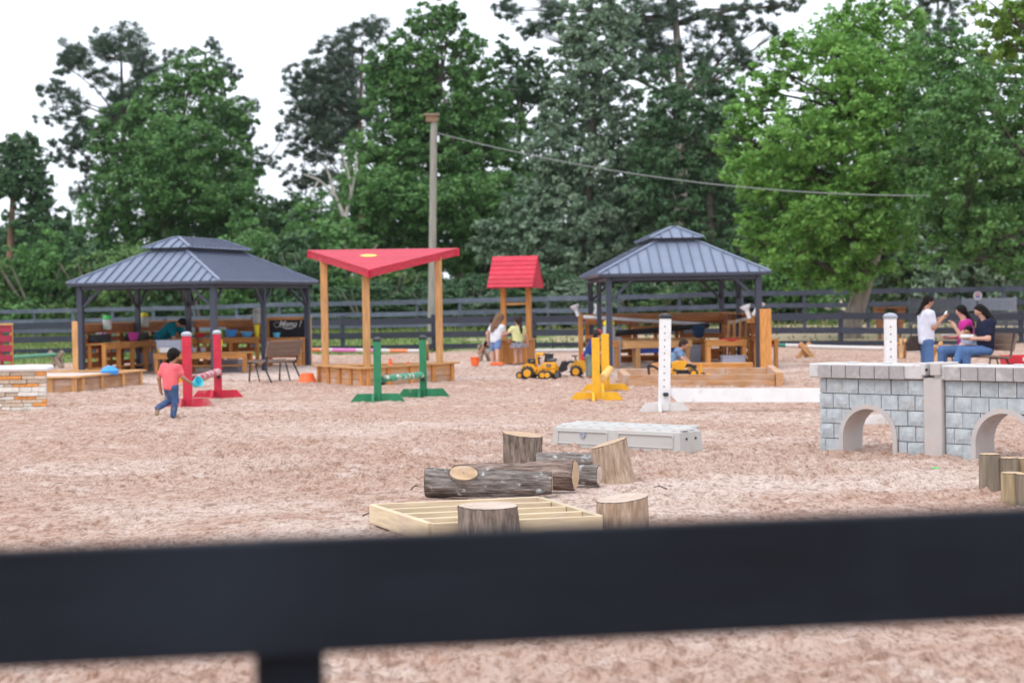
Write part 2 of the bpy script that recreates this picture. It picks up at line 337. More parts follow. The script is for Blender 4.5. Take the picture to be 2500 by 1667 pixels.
def sand_material():
    m, t, b = nodes('arena_sand'); L = t.links.new
    tc = add(t, 'ShaderNodeTexCoord')
    def noise(sc, det=6, rough=0.6, dist=0.0):
        n = add(t, 'ShaderNodeTexNoise'); n.inputs['Scale'].default_value = sc; n.inputs['Detail'].default_value = det
        n.inputs['Roughness'].default_value = rough; n.inputs['Distortion'].default_value = dist
        L(tc.outputs['Object'], n.inputs['Vector']); return n
    def ramp(src, p0, c0, p1, c1):
        r = add(t, 'ShaderNodeValToRGB'); L(src, r.inputs[0]); e = r.color_ramp.elements
        e[0].position = p0; e[0].color = (*c0, 1); e[1].position = p1; e[1].color = (*c1, 1); return r
    big = noise(0.16, 5); mid = noise(4.2, 7, 0.62, 0.4); fine = noise(11.0, 6, 0.7)
    base = ramp(mid.outputs['Fac'], 0.34, (0.50, 0.315, 0.235), 0.64, (0.645, 0.465, 0.375))
    dry = ramp(mid.outputs['Fac'], 0.34, (0.66, 0.50, 0.42), 0.62, (0.78, 0.64, 0.565))
    at_ = add(t, 'ShaderNodeAttribute'); at_.attribute_name = 'tint'
    f1 = add(t, 'ShaderNodeMath', operation='ADD'); f1.use_clamp = True
    bigr = ramp(big.outputs['Fac'], 0.48, (0, 0, 0), 0.72, (0.6, 0.6, 0.6))
    pat = noise(1.7, 6, 0.68, 1.0); patr = ramp(pat.outputs['Fac'], 0.52, (0, 0, 0), 0.66, (0.8, 0.8, 0.8))
    f0 = add(t, 'ShaderNodeMath', operation='MAXIMUM'); L(bigr.outputs[0], f0.inputs[0]); L(patr.outputs[0], f0.inputs[1])
    L(f0.outputs[0], f1.inputs[0]); L(at_.outputs['Fac'], f1.inputs[1])
    mx = add(t, 'ShaderNodeMixRGB'); L(f1.outputs[0], mx.inputs[0]); L(base.outputs[0], mx.inputs[1]); L(dry.outputs[0], mx.inputs[2])
    # crumbs: damp clods, bark mulch, and the clods' relief shading put into the colour
    mp2 = add(t, 'ShaderNodeMapping'); mp2.inputs['Scale'].default_value = (13, 6, 8); L(tc.outputs['Object'], mp2.inputs['Vector'])
    cr = add(t, 'ShaderNodeTexNoise'); cr.inputs['Scale'].default_value = 1.0; cr.inputs['Detail'].default_value = 4; cr.inputs['Roughness'].default_value = 0.65; L(mp2.outputs[0], cr.inputs['Vector'])
    spk = ramp(cr.outputs['Fac'], 0.38, (0.50, 0.40, 0.35), 0.50, (1, 1, 1))
    mul = add(t, 'ShaderNodeMixRGB', blend_type='MULTIPLY'); mul.inputs[0].default_value = 0.62
    L(mx.outputs[0], mul.inputs[1]); L(spk.outputs[0], mul.inputs[2]); L(mul.outputs[0], b.inputs['Base Color'])
    mp3 = add(t, 'ShaderNodeMapping'); mp3.inputs['Scale'].default_value = (42, 20, 20); L(tc.outputs['Object'], mp3.inputs['Vector'])
    gr = add(t, 'ShaderNodeTexNoise'); gr.inputs['Scale'].default_value = 1.0; gr.inputs['Detail'].default_value = 3; L(mp3.outputs[0], gr.inputs['Vector'])
    grr = ramp(gr.outputs['Fac'], 0.36, (0.66, 0.58, 0.54), 0.50, (1.06, 1.06, 1.06))
    mul2 = add(t, 'ShaderNodeMixRGB', blend_type='MULTIPLY'); mul2.inputs[0].default_value = 0.8; L(mul.outputs[0], mul2.inputs[1]); L(grr.outputs[0], mul2.inputs[2]); L(mul2.outputs[0], b.inputs['Base Color'])
    b.inputs['Roughness'].default_value = 0.95; b.inputs['Specular IOR Level'].default_value = 0.15
    bp = add(t, 'ShaderNodeBump'); bp.inputs['Distance'].default_value = 0.06
    sm = add(t, 'ShaderNodeMath', operation='ADD'); n3 = noise(5.0, 7, 0.7)
    L(n3.outputs['Fac'], sm.inputs[0]); L(fine.outputs['Fac'], sm.inputs[1]); L(sm.outputs[0], bp.inputs['Height']); L(bp.outputs[0], b.inputs['Normal'])
    return m
def foot_prints():
    """trails of bare and shod feet between the play things"""
    q = random.Random(17); out = []
    for (a, b) in (((-4.2, 24.6), (-1.2, 15.4)), ((-6.0, 30), (2.5, 21)), ((.4, 13.6), (3.4, 17.4)), ((3.2, 15.0), (6.0, 27)), ((-3.2, 13.2), (.2, 17.5)), ((1.0, 17.2), (-3.0, 26)), ((-2.4, 17), (4.0, 19.5)), ((-3.4, 20), (-.4, 13)), ((1.2, 14.4), (2.8, 13.2)), ((2.0, 16.5), (4.2, 14.6)), ((-4, 16), (-1, 19))):
        L_ = math.hypot(b[0]-a[0], b[1]-a[1]); n = int(L_/.38); dx, dy = (b[0]-a[0])/L_, (b[1]-a[1])/L_
        for k in range(n):
            s_ = (k+q.uniform(-.15, .15))*.38; e = (.08 if k % 2 else -.08)+.25*math.sin(k*.35); out.append((a[0]+dx*s_-dy*e, a[1]+dy*s_+dx*e, math.atan2(dy, dx)+q.uniform(-.3, .3), q.uniform(.10, .15)))
    return out
PRINTS = foot_prints()
def stamp(X, Y, Z):
    for (cx, cy, a, l) in PRINTS:
        m = (np.abs(X-cx) < .3) & (np.abs(Y-cy) < .3)
        if not m.any(): continue
        x, y = X[m]-cx, Y[m]-cy; u = (x*math.cos(a)+y*math.sin(a))/l; v = (-x*math.sin(a)+y*math.cos(a))/(l*.45); r = np.sqrt(u*u+v*v)
        Z[m] = Z[m]*(.35+.65*sstep(.6, 1.3, r)) - .035*(1-sstep(.55, 1.0, r)) + .016*np.exp(-((r-1.25)/.25)**2)
    return Z
PALE = ((-6.2, 41.5, 4.2, 5.5, .95), (3.6, 41.0, 3.6, 5.0, .95), (-2.4, 36.2, 2.2, 2.4, .8), (.9, 15.0, 1.6, 1.9, .75), (-.6, 13.2, 1.5, 1.1, .6), (4.4, 16.2, 1.7, 1.6, .5), (0, 45, 3.5, 3.0, .6), (2.7, 15.4, 2.3, 1.1, .85), (-2.7, 14.4, 1.5, .8, .5), (-3.4, 18.2, 1.8, 1.0, .4), (1.6, 20.5, 2.6, 1.3, .45), (-1.8, 23, 3.2, 1.4, .4), (4.5, 24, 3, 1.4, .4), (-5, 28, 3, 1.5, .4))
def trodden(X, Y):
    """pale, dry, trampled sand round the gazebos, the sand pits and the logs"""
    tt = np.zeros_like(X); n1 = .7*(vnoise(X*1.1, Y*1.1, 41)-.5) + .35*(vnoise(X*3.7, Y*3.7, 42)-.5)
    for (cx, cy, rx, ry, a) in PALE: tt = np.maximum(tt, a*(1-sstep(.55, 1.05, np.sqrt(((X-cx)/rx)**2 + ((Y-cy)/ry)**2) + n1)))
    return tt
def clods(X, Y):
    wx = X+.12*vnoise(X*3, Y*3, 9); wy = Y+.12*vnoise(X*3+7, Y*3, 10)
    a = vnoise(wx*3.1, wy*3.1, 21); c = vnoise(wx*7.3, wy*7.3, 22); e = vnoise(wx*16, wy*16, 23)
    rid = 1-np.abs(2*vnoise(wx*5.6, wy*5.6, 27)-1)
    worn = sstep(.25, .6, vnoise(X*.45, Y*.45, 33))
    lump = np.maximum(0, vnoise(wx*6.2+9, wy*6.2, 28)-.50)
    fine_ = np.maximum(0, vnoise(wx*15+3, wy*15, 30)-.45); fin2 = np.maximum(0, vnoise(wx*24+5, wy*24, 31)-.5)
    worn = worn*(1-.8*trodden(X, Y))
    return 0.024*(a-.5) + worn*(0.016*(rid-.5) + 0.05*lump*(.4+.6*vnoise(X*15, Y*15, 29)) + 0.020*(c-.5)) + (.25+.75*worn)*(.052*fine_ + .055*fin2) + 0.012*(e-.5)
def sand_z(X, Y):
    big = 0.05*(vnoise(X*.23, Y*.23, 24)-.5)
    prints = np.maximum(0, vnoise(X*3.3, Y*3.3, 25)-.66)*-0.10
    edge = sstep(-1.3, 1.0, Y-border(X)+0.9*(vnoise(X*.7, Y*.7, 26)-.5))
    z = stamp(X, Y, clods(X, Y) + prints) if X.ndim == 2 else clods(X, Y) + prints
    return -0.01 + big + z - 0.19*edge
def rows():
    y = -4.0; o = []
    while y < 62: o.append(y); y += 0.25 if y < 5 else max(0.03, 0.0031*y)
    return np.array(o)
sand_me = grid_mesh('arena_sand', axis_pts(-3.6, 5.8, 0.032, -34, 34, 1.028), rows(), sand_z, sand_material())
_n = len(sand_me.vertices); _c = np.empty(_n*3, dtype=np.float32); sand_me.vertices.foreach_get('co', _c); _c = _c.reshape(-1, 3)
tint = trodden(_c[:, 0], _c[:, 1])
_a = sand_me.attributes.new('tint', 'FLOAT', 'POINT'); _a.data.foreach_set('value', tint.astype(np.float32))
sand = kind(link('arena_sand', sand_me), 'structure')
def sz(X, Y): return float(sand_z(np.array([float(X)]), np.array([float(Y)]))[0])

# short grass of the field, left of the arena and under the far fence
def grass():
    r = np.random.default_rng(5); n = 26000
    Y = r.uniform(50, 100, n); X = r.uniform(-.33, .30, n)*Y
    keep = (Y > border(X)-.3+r.normal(0, .4, n)) & (r.random(n) < np.where(X < -1.5, 1.0, .30)*np.where((X > 4) & (Y < 66), .35, 1))
    X, Y = X[keep], Y[keep]; n = len(X); Z = terrain_z(X, Y)
    h = r.uniform(.05, .17, n)*np.where(Y > 72, 2.0, 1.0); a = r.uniform(0, 6.28, n); w = r.uniform(.03, .07, n)
    lean = r.normal(0, .06, (n, 2))
    ca, sa = np.cos(a)*w, np.sin(a)*w
    P = np.stack([np.stack([X-ca, Y-sa, Z-.02], -1), np.stack([X+ca, Y+sa, Z-.02], -1), np.stack([X+lean[:, 0], Y+lean[:, 1], Z+h], -1)], 1).reshape(-1, 3)
    return fastmesh('grass', P, np.arange(3*n).reshape(-1, 3), leaf_mat('grass_blade', (0.10, 0.17, 0.04), (0.24, 0.27, 0.09), .25), tint=np.repeat(r.random(n), 3))

def leaf_mat(name, c0, c1, trans=0.3, rough=0.55):
    if name in MATS: return MATS[name]
    m, t, b = nodes(name); L = t.links.new
    a = add(t, 'ShaderNodeAttribute'); a.attribute_name = 'tint'
    rp = add(t, 'ShaderNodeValToRGB'); L(a.outputs['Fac'], rp.inputs[0])
    rp.color_ramp.elements[0].color = (*c0, 1); rp.color_ramp.elements[1].color = (*c1, 1)
    L(rp.outputs[0], b.inputs['Base Color']); b.inputs['Roughness'].default_value = rough; b.inputs['Specular IOR Level'].default_value = 0.35
    tr = add(t, 'ShaderNodeBsdfTranslucent'); mx = add(t, 'ShaderNodeMixShader'); mx.inputs[0].default_value = trans
    L(rp.outputs[0], tr.inputs['Color']); L(b.outputs[0], mx.inputs[1]); L(tr.outputs[0], mx.inputs[2])
    L(mx.outputs[0], t.nodes['Material Output'].inputs['Surface'])
    MATS[name] = m; return m
tag_grass = kind(link('grass', grass()), 'stuff'); tag(tag_grass, 'short green grass on the field beyond the sand arena', 'grass')

# ------------------------------------------------------------------ fences
def fence(name, label, pts, n_posts, boards, m, mp, post_h, pw, parent_group=None, post_side=1, tz=gz, cap=None):
    """polyline of (X,Y); boards: list of (z, height, thickness); one object per post and per board"""
    pts = [Vector((p[0], p[1], 0)) for p in pts]
    t = thing(name, label, 'fence', (pts[0].x, pts[0].y, tz(pts[0].x, pts[0].y)))
    o = Vector((pts[0].x, pts[0].y, tz(pts[0].x, pts[0].y)))
    P = []
    for i in range(len(pts)-1):
        n = n_posts[i]
        for k in range(n): P.append(pts[i].lerp(pts[i+1], k/n))
    P.append(pts[-1])
    rr = random.Random(len(label))
    Z = [tz(p.x, p.y) for p in P]
    for p, z in zip(P, Z):
        q = Vector((p.x, p.y, z))-o
        beam('post', q+Vector((0, 0, -.25)), q+Vector((rr.uniform(-.01, .01), 0, post_h+rr.uniform(-.015, .03))), pw, pw, mp, t, up=(0, 1, 0))
    for i in range(len(P)-1):
        d = (P[i+1]-P[i]).normalized(); nrm = Vector((d.y, -d.x, 0))*post_side
        for (z, h, th) in boards:
            a = Vector((P[i].x, P[i].y, Z[i]+z+rr.uniform(-.012, .012)))-o+nrm*(pw/2+th/2+.003)+d*.003
            c = Vector((P[i+1].x, P[i+1].y, Z[i+1]+z+rr.uniform(-.012, .012)))-o+nrm*(pw/2+th/2+.003)-d*.003
            beam('board', a, c, th, h, m, t)
    return t
# fence the photographer looks over; boards on the camera side of its posts
A, B = Vector((-.628, 2.262, 0)), Vector((.672, 2.41, 0)); dd = (B-A).normalized(); nn = Vector((dd.y, -dd.x, 0))
t = thing('board_fence', 'black board fence close in front, top board running across the picture', 'fence', (0, 2.36, 0))
o0 = Vector((0, 2.36, 0))
def online(s): return A + dd*s + (Vector((0, 0, 0)))
ps = (A + dd*0.345) - nn*0.063
for k in range(-2, 3):
    q = ps + dd*(2.44*k) - o0
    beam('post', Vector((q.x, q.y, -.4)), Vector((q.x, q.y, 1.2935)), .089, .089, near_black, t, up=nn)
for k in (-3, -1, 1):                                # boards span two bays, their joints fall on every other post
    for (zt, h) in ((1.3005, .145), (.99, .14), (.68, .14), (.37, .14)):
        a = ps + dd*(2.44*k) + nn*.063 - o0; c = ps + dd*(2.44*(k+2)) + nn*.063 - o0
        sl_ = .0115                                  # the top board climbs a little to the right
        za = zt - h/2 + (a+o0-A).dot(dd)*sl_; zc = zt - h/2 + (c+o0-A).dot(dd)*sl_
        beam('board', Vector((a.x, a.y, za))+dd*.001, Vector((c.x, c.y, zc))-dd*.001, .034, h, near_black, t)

YA = [(-26, 61.0), (-13.8, 58.6), (-2.42, 57.0), (10.0, 56.0), (12.4, 55.6), (24, 54.6)]
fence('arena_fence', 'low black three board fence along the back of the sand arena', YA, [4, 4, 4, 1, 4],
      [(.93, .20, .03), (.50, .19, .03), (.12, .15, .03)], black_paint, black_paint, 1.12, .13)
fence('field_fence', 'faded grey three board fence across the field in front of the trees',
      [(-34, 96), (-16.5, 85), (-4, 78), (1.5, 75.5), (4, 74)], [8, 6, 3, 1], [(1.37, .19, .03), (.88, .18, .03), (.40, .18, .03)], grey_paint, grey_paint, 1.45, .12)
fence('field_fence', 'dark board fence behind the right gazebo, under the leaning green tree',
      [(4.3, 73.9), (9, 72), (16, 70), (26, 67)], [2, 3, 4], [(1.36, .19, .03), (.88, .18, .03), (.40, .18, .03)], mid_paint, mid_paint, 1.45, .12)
# ------------------------------------------------------------------ trees
bark_d = mat('bark_dark', (0.085, 0.070, 0.055), rough=0.95, var=0.4, scale=2.5, stretch=(3, 3, .6), bump=0.03)
bark_r = mat('bark_reddish', (0.20, 0.115, 0.075), rough=0.95, var=0.35, scale=2.5, stretch=(3, 3, .6), bump=0.03)
bark_g = mat('bark_grey', (0.26, 0.22, 0.185), rough=0.95, var=0.35, scale=2.5, stretch=(3, 3, .6), bump=0.03)
bark_pale = mat('bark_bleached', (0.42, 0.38, 0.34), rough=0.95, var=0.25, scale=2.5, bump=0.02)
LEAF = {
 'bright': leaf_mat('leaf_bright_green', (0.11, 0.25, 0.05), (0.29, 0.54, 0.125), .32),
 'yellowish': leaf_mat('leaf_yellow_green', (0.11, 0.225, 0.035), (0.25, 0.4, 0.08), .35),
 'mid': leaf_mat('leaf_mid_green', (0.064, 0.16, 0.048), (0.175, 0.345, 0.1), .28),
 'dark': leaf_mat('leaf_dark_green', (0.05, 0.112, 0.052), (0.115, 0.215, 0.09), .22),
 'vine': leaf_mat('leaf_silver_vine', (0.105, 0.185, 0.108), (0.32, 0.42, 0.29), .22),
 'pine': leaf_mat('needle_pine', (0.046, 0.088, 0.06), (0.11, 0.16, 0.1), .12),
 'shrub': leaf_mat('leaf_shrub', (0.07, 0.155, 0.05), (0.19, 0.31, 0.095), .25),
 'far': leaf_mat('leaf_far_hazed', (0.074, 0.128, 0.115), (0.135, 0.203, 0.169), .15),  # bluish: haze of distance put into the leaf colour
}
def leaf_cloud(lobes, kind_, seed, dens=1.0, size=.22, origin=(0, 0, 0), fill=0.55, asp=.55, gap=.38):
    """leaf-sized kites in clumps spread through ellipsoid lobes: rough outline, holes between clumps"""
    r = np.random.default_rng(seed); VV = []; TT = []
    for (c, rad) in lobes:
        c = np.array(c); rad = np.array(rad); area = (rad[0]*rad[2]+rad[0]*rad[1]+rad[1]*rad[2])/3*4*math.pi
        nc = max(8, int(area*2.6*dens))
        d = r.normal(size=(nc, 3)); d /= np.linalg.norm(d, axis=1)[:, None]
        rr_ = np.where(r.random(nc) < fill, r.uniform(.80, 1.0, nc), r.uniform(.25, .9, nc))
        rr_ *= .84 + .36*vnoise(d[:, 0]*2.2+seed*1.7+c[0], d[:, 2]*2.2+d[:, 1]*1.3+c[2], seed % 97)
        cc = c + d*rad*rr_[:, None]
        ok = vnoise(cc[:, 0]*.85+seed, cc[:, 2]*.85+cc[:, 1]*.3, seed % 89+1) > gap*r.uniform(.4, 1.0, nc)
        cc, d = cc[ok], d[ok]; nc = len(cc)
        if nc == 0: continue
        m = 26 if kind_ != 'pine' else 34
        cr = r.uniform(.22, .5, nc)*min(1.4, max(.55, float(rad.min())/1.2))
        ct = np.clip(r.normal(.5, .22, nc), 0, 1)
        off = r.normal(size=(nc, m, 3)); off /= np.maximum(.4, np.linalg.norm(off, axis=2))[:, :, None]; off *= (cr[:, None]*r.uniform(.25, 1.05, (nc, m)))[:, :, None]
        off[:, :, 2] *= .62
        p = (cc[:, None, :]+off).reshape(-1, 3); n = len(p)
        dn = np.repeat(d, m, 0)
        if kind_ == 'pine':
            u = off.reshape(-1, 3) + r.normal(0, .12, (n, 3)) + np.array([0, 0, .12]); nrm = r.normal(size=(n, 3))
        else:
            nrm = r.normal(size=(n, 3))*.8 + dn*.5 + np.array([0, 0, .75]); u = r.normal(size=(n, 3)) + np.array([0, 0, -.5])
        nrm /= np.linalg.norm(nrm, axis=1)[:, None]
        u -= nrm*(u*nrm).sum(1)[:, None]; u /= np.maximum(1e-5, np.linalg.norm(u, axis=1))[:, None]; v = np.cross(nrm, u)
        s = size*r.uniform(.6, 1.35, n)[:, None]; w = s*asp if kind_ != 'pine' else s*.17
        if kind_ == 'pine': s = s*1.25
        VV.append(np.stack([p-u*s*.5, p+v*w*.5-u*s*.05, p+u*s*.5, p-v*w*.5-u*s*.05], 1).reshape(-1, 3))
        TT.append(np.repeat(np.clip(np.repeat(ct, m)+r.normal(0, .16, n), 0, 1), 4))
    V = np.concatenate(VV)-np.array(origin); T = np.concatenate(TT)
    return V, T
def tree(name, label, d, base_px, lobes_px, leaf, seed, trunk=None, trunk_r=.25, bark=None, dens=1.0, size=.24, cat='tree', limbs=True,
         depth=.8, fill=.55, gap=.38, group=None, base_z=None, asp=.55):
    """lobes_px: (x, y, rx, ry[, dy]) measured in the photograph, set at distance d (+dy) and scaled to metres there"""
    bx = at(base_px[0], base_px[1], d); g = gz(bx.x, bx.y) if base_z is None else base_z
    o = Vector((bx.x, bx.y, g)); k = 1/pxm(d); rr_ = random.Random(seed)
    t = thing(name, label, cat, o, group=group)
    lobes = []
    for L in lobes_px:
        dy = L[4] if len(L) > 4 else rr_.uniform(-.35, .35)*L[2]*k
        q = at(L[0], L[1], d+dy); lobes.append((tuple(q), (L[2]*k*1.12, L[2]*k*depth*1.1, L[3]*k*1.15)))
    V, T = leaf_cloud(lobes, leaf, seed, dens, size, tuple(o), fill, asp, gap)
    link('crown', fastmesh('crown', V, np.arange(len(V)).reshape(-1, 4), LEAF[leaf], tint=T), t)
    mb = MB()
    if trunk: pts = [at(x, y, d)-o for x, y in trunk]; pts[0] = Vector((pts[0].x, pts[0].y, -.3))
    else:
        top = Vector(lobes[0][0])-o; pts = [Vector((0, 0, -.3)), top*.35+Vector((.1, 0, 0)), top*.7, top]
    n = len(pts); mb.tube(pts, [trunk_r*(1-.78*i/(n-1)) * (1.35 if i == 0 else 1) for i in range(n)], 9)
    mb.build('trunk', bark or bark_d, t, smooth=True)
    if limbs:
        lb = MB()
        for (c, rad) in lobes:
            e = Vector(c)-o; j = min(range(n), key=lambda i: (pts[i]-e).length + (5 if pts[i].z > e.z else 0))
            s = pts[j]
            if (e-s).length < .4: continue
            mid = s.lerp(e, .5)+Vector((rr_.uniform(-.3, .3), rr_.uniform(-.3, .3), rr_.uniform(-.1, .4)))
            lb.tube([s, mid, e], [trunk_r*.25, trunk_r*.15, trunk_r*.05], 6)
            for q in range(3):
                f = e+Vector((rr_.uniform(-1, 1)*rad[0], rr_.uniform(-1, 1)*rad[1], rr_.uniform(-.3, 1)*rad[2]))*.8
                lb.tube([mid.lerp(e, .5), f], [trunk_r*.07, .015], 5)
        if lb.v: lb.build('limbs', bark_d, t, smooth=True)
    return t
rl = random.Random(3)
def blob(x0, x1, y0, y1, n, rmin, rmax, seed):
    q = random.Random(seed); out = []
    for _ in range(n):
        a = q.uniform(rmin, rmax); out.append((q.uniform(x0+a*.6, x1-a*.6), q.uniform(y0+a*.6, y1-a*.6), a, a*q.uniform(.6, .9)))
    return out
# --- far left pines
tree('pine_tree', 'tall dark pine with open tufted crown, farthest left against the sky', 126, (310, 800),
     [(300, 110, 62, 48), (345, 150, 48, 42), (262, 95, 40, 30), (185, 130, 46, 34), (160, 160, 36, 24), (235, 175, 50, 40), (130, 215, 40, 20), (180, 245, 62, 32), (118, 290, 34, 18),
      (215, 300, 60, 34), (330, 215, 60, 40), (300, 270, 60, 40), (170, 345, 44, 18), (230, 360, 58, 24), (190, 400, 34, 18), (260, 420, 50, 26), (215, 470, 40, 26), (150, 380, 30, 14)],
     'pine', 101, trunk=[(312, 800), (310, 500), (300, 300), (296, 150)], trunk_r=.34, dens=1.3, size=.33, gap=.38, fill=.5)
tree('pine_tree', 'thin pine rising behind the round bright green tree', 128, (560, 800),
     [(430, 140, 30, 26), (470, 120, 26, 22), (515, 125, 30, 30), (530, 160, 34, 26), (570, 190, 18, 26), (595, 265, 36, 24), (610, 330, 40, 22), (655, 370, 52, 18), (685, 345, 22, 20), (640, 405, 40, 20), (590, 430, 40, 26), (560, 300, 46, 40)],
     'pine', 102, trunk=[(560, 800), (556, 500), (520, 250), (500, 130)], trunk_r=.3, dens=1.2, size=.33, gap=.38)
tree('broadleaf_tree', 'large round fresh green tree standing behind the left gazebo', 116, (404, 810),
     [(480, 165, 52, 40), (440, 195, 56, 40), (520, 205, 48, 40), (400, 215, 44, 30), (470, 240, 80, 46), (380, 265, 60, 40), (330, 285, 64, 34), (270, 305, 48, 30), (420, 305, 80, 44), (510, 300, 80, 44), (575, 280, 50, 34), (600, 310, 34, 26),
      (300, 345, 70, 40), (245, 350, 36, 24), (390, 370, 90, 50), (490, 370, 80, 46), (560, 365, 60, 40), (310, 410, 70, 44), (420, 440, 90, 56), (530, 440, 80, 50), (600, 420, 42, 36), (270, 440, 44, 36), (340, 490, 76, 50), (460, 510, 96, 56), (560, 510, 80, 50), (300, 545, 66, 44), (390, 565, 80, 46), (520, 570, 84, 44), (610, 500, 44, 44), (250, 520, 60, 50), (225, 600, 60, 50), (350, 620, 90, 50), (480, 620, 90, 50), (600, 590, 70, 50), (430, 350, 100, 60, -3), (380, 450, 100, 60, -3), (500, 470, 100, 60, -3)],
     'mid', 103, trunk=[(404, 815), (404, 560), (430, 380), (460, 220)], trunk_r=.36, dens=1.15, size=.25, bark=bark_g, gap=.24)
tree('vine_covered_snag', 'broken reddish trunk draped in vines at the far left edge', 106, (22, 815),
     [(45, 355, 42, 32), (70, 380, 40, 40), (25, 390, 40, 46), (85, 420, 36, 34), (40, 430, 60, 44), (75, 470, 48, 44), (100, 500, 30, 40), (10, 460, 36, 36), (60, 530, 50, 30), (95, 560, 40, 36), (130, 540, 40, 44), (160, 600, 46, 40), (30, 600, 50, 44, 3), (110, 640, 60, 40, 2)],
     'dark', 104, trunk=[(20, 815), (24, 640), (32, 470), (44, 345)], trunk_r=.3, bark=bark_r, dens=1.7, size=.23, limbs=False, gap=.12)
tree('pine_tree', 'grey green pine with thin reddish trunk behind the shade canopy', 118, (884, 800),
     [(915, 80, 52, 34), (870, 95, 52, 36), (820, 120, 44, 34), (800, 165, 48, 40), (760, 180, 34, 28), (860, 165, 66, 46), (735, 215, 36, 26), (715, 190, 24, 26), (770, 245, 58, 40), (840, 250, 70, 46), (715, 270, 34, 20), (690, 305, 26, 16), (750, 320, 58, 30), (820, 330, 60, 40), (745, 370, 48, 26), (800, 400, 60, 36), (880, 300, 52, 50), (780, 445, 44, 24), (905, 230, 42, 60), (830, 210, 80, 60, 3), (790, 300, 76, 50, 3), (850, 380, 70, 50), (730, 430, 46, 30), (860, 460, 60, 40)],
     'pine', 105, trunk=[(884, 800), (880, 500), (878, 300), (885, 110)], trunk_r=.26, bark=bark_r, dens=1.1, size=.33, gap=.38)
tree('broadleaf_tree', 'tall dense green tree directly behind the utility pole', 103, (1120, 800),
     [(1085, 35, 40, 34), (1045, 45, 44, 36), (1110, 60, 34, 30), (1020, 85, 44, 36), (1080, 100, 66, 44), (1140, 115, 44, 36), (980, 120, 36, 30), (940, 150, 46, 34), (1010, 160, 66, 46), (1090, 170, 76, 50), (1165, 175, 48, 40), (905, 165, 34, 26), (915, 205, 46, 36), (980, 225, 66, 46), (1060, 240, 76, 46), (1140, 245, 66, 46), (1205, 230, 44, 40), (930, 260, 50, 30),
      (1000, 300, 66, 44), (1090, 310, 80, 46), (1175, 310, 60, 44), (960, 350, 76, 46), (890, 360, 50, 40), (1050, 380, 90, 50), (1150, 390, 80, 50), (1230, 370, 50, 40), (1240, 300, 48, 40), (920, 430, 86, 50), (1010, 460, 90, 50), (1120, 460, 90, 50), (1220, 450, 70, 50), (880, 500, 70, 46), (980, 540, 90, 50), (1090, 540, 90, 46), (1200, 530, 80, 46), (1300, 480, 60, 50), (1060, 300, 110, 70, 3), (1000, 400, 110, 60, 3), (1150, 350, 100, 60, 3), (940, 470, 100, 50, -3), (1060, 500, 100, 56, -3), (1180, 480, 100, 56, -3), (870, 560, 80, 50), (960, 620, 90, 46), (1080, 620, 90, 46), (1190, 610, 80, 46), (1010, 200, 90, 60, 3), (1110, 230, 90, 60, 3)],
     'mid', 106, trunk=[(1130, 805), (1118, 650), (1108, 520), (1115, 380), (1075, 200)], trunk_r=.32, bark=bark_g, dens=1.15, size=.24, gap=.27)
tree('broadleaf_tree', 'dark loose tree right of the utility pole, sky showing between its branches', 108, (1260, 800),
     [(1225, 120, 34, 30), (1290, 140, 42, 30), (1325, 160, 36, 30), (1230, 165, 50, 40), (1285, 195, 56, 40), (1340, 220, 30, 40), (1240, 230, 50, 40), (1300, 260, 50, 40), (1225, 300, 44, 36), (1290, 330, 50, 36), (1330, 300, 34, 40), (1250, 390, 50, 36), (1270, 230, 70, 50, 3), (1300, 420, 60, 46), (1260, 480, 70, 50), (1230, 560, 70, 46), (1310, 560, 60, 46)],
     'dark', 107, trunk=[(1262, 800), (1258, 500), (1270, 300), (1280, 160)], trunk_r=.25, dens=.85, size=.25, gap=.42)
# --- silver vine mass and big pine in the centre
tree('vine_covered_tree', 'tall tree smothered in pale silvery vine, widening to the ground', 95, (1430, 800),
     [(1440, 20, 60, 40), (1400, 60, 46, 44), (1490, 50, 60, 44), (1440, 100, 66, 46), (1510, 110, 48, 44), (1390, 130, 42, 44), (1410, 180, 54, 50), (1480, 170, 60, 44), (1390, 230, 50, 44), (1450, 240, 70, 46), (1520, 230, 44, 44), (1360, 290, 50, 46), (1430, 310, 80, 50), (1510, 300, 60, 46), (1350, 360, 60, 46), (1440, 385, 90, 50), (1530, 380, 50, 50), (1330, 430, 60, 46), (1420, 460, 96, 50), (1520, 460, 66, 46), (1300, 500, 66, 40), (1400, 530, 100, 46), (1510, 530, 90, 46), (1240, 560, 70, 36), (1330, 580, 90, 40), (1440, 600, 100, 40), (1560, 590, 70, 44), (1200, 610, 56, 34), (1280, 640, 80, 34), (1390, 660, 90, 34), (1500, 650, 90, 40)],
     'vine', 108, trunk=[(1432, 800), (1435, 500), (1450, 200), (1455, 30)], trunk_r=.34, dens=1.3, size=.23, limbs=False, gap=.18, asp=.62)
tree('pine_tree', 'huge pine in the centre with long limbs reaching out of the picture', 102, (1665, 800),
     [(1235, 25, 34, 22), (1290, 20, 60, 40), (1335, 50, 50, 34), (1300, 75, 42, 20), (1370, 30, 40, 30), (1550, 40, 60, 50), (1620, 30, 70, 50), (1690, 50, 60, 44), (1560, 100, 60, 50), (1640, 105, 76, 50), (1590, 155, 60, 36), (1780, 40, 46, 28), (1820, 25, 40, 22), (1850, 60, 36, 14), (1890, 20, 44, 16), (1930, 10, 40, 12), (1770, 80, 46, 30), (1910, 75, 28, 12), (1780, 140, 70, 34), (1730, 165, 60, 34), (1825, 150, 36, 24)],
     'pine', 109, trunk=[(1665, 800), (1662, 500), (1664, 250), (1650, 60), (1640, -80)], trunk_r=.46, bark=bark_g, dens=1.1, size=.32, gap=.38)
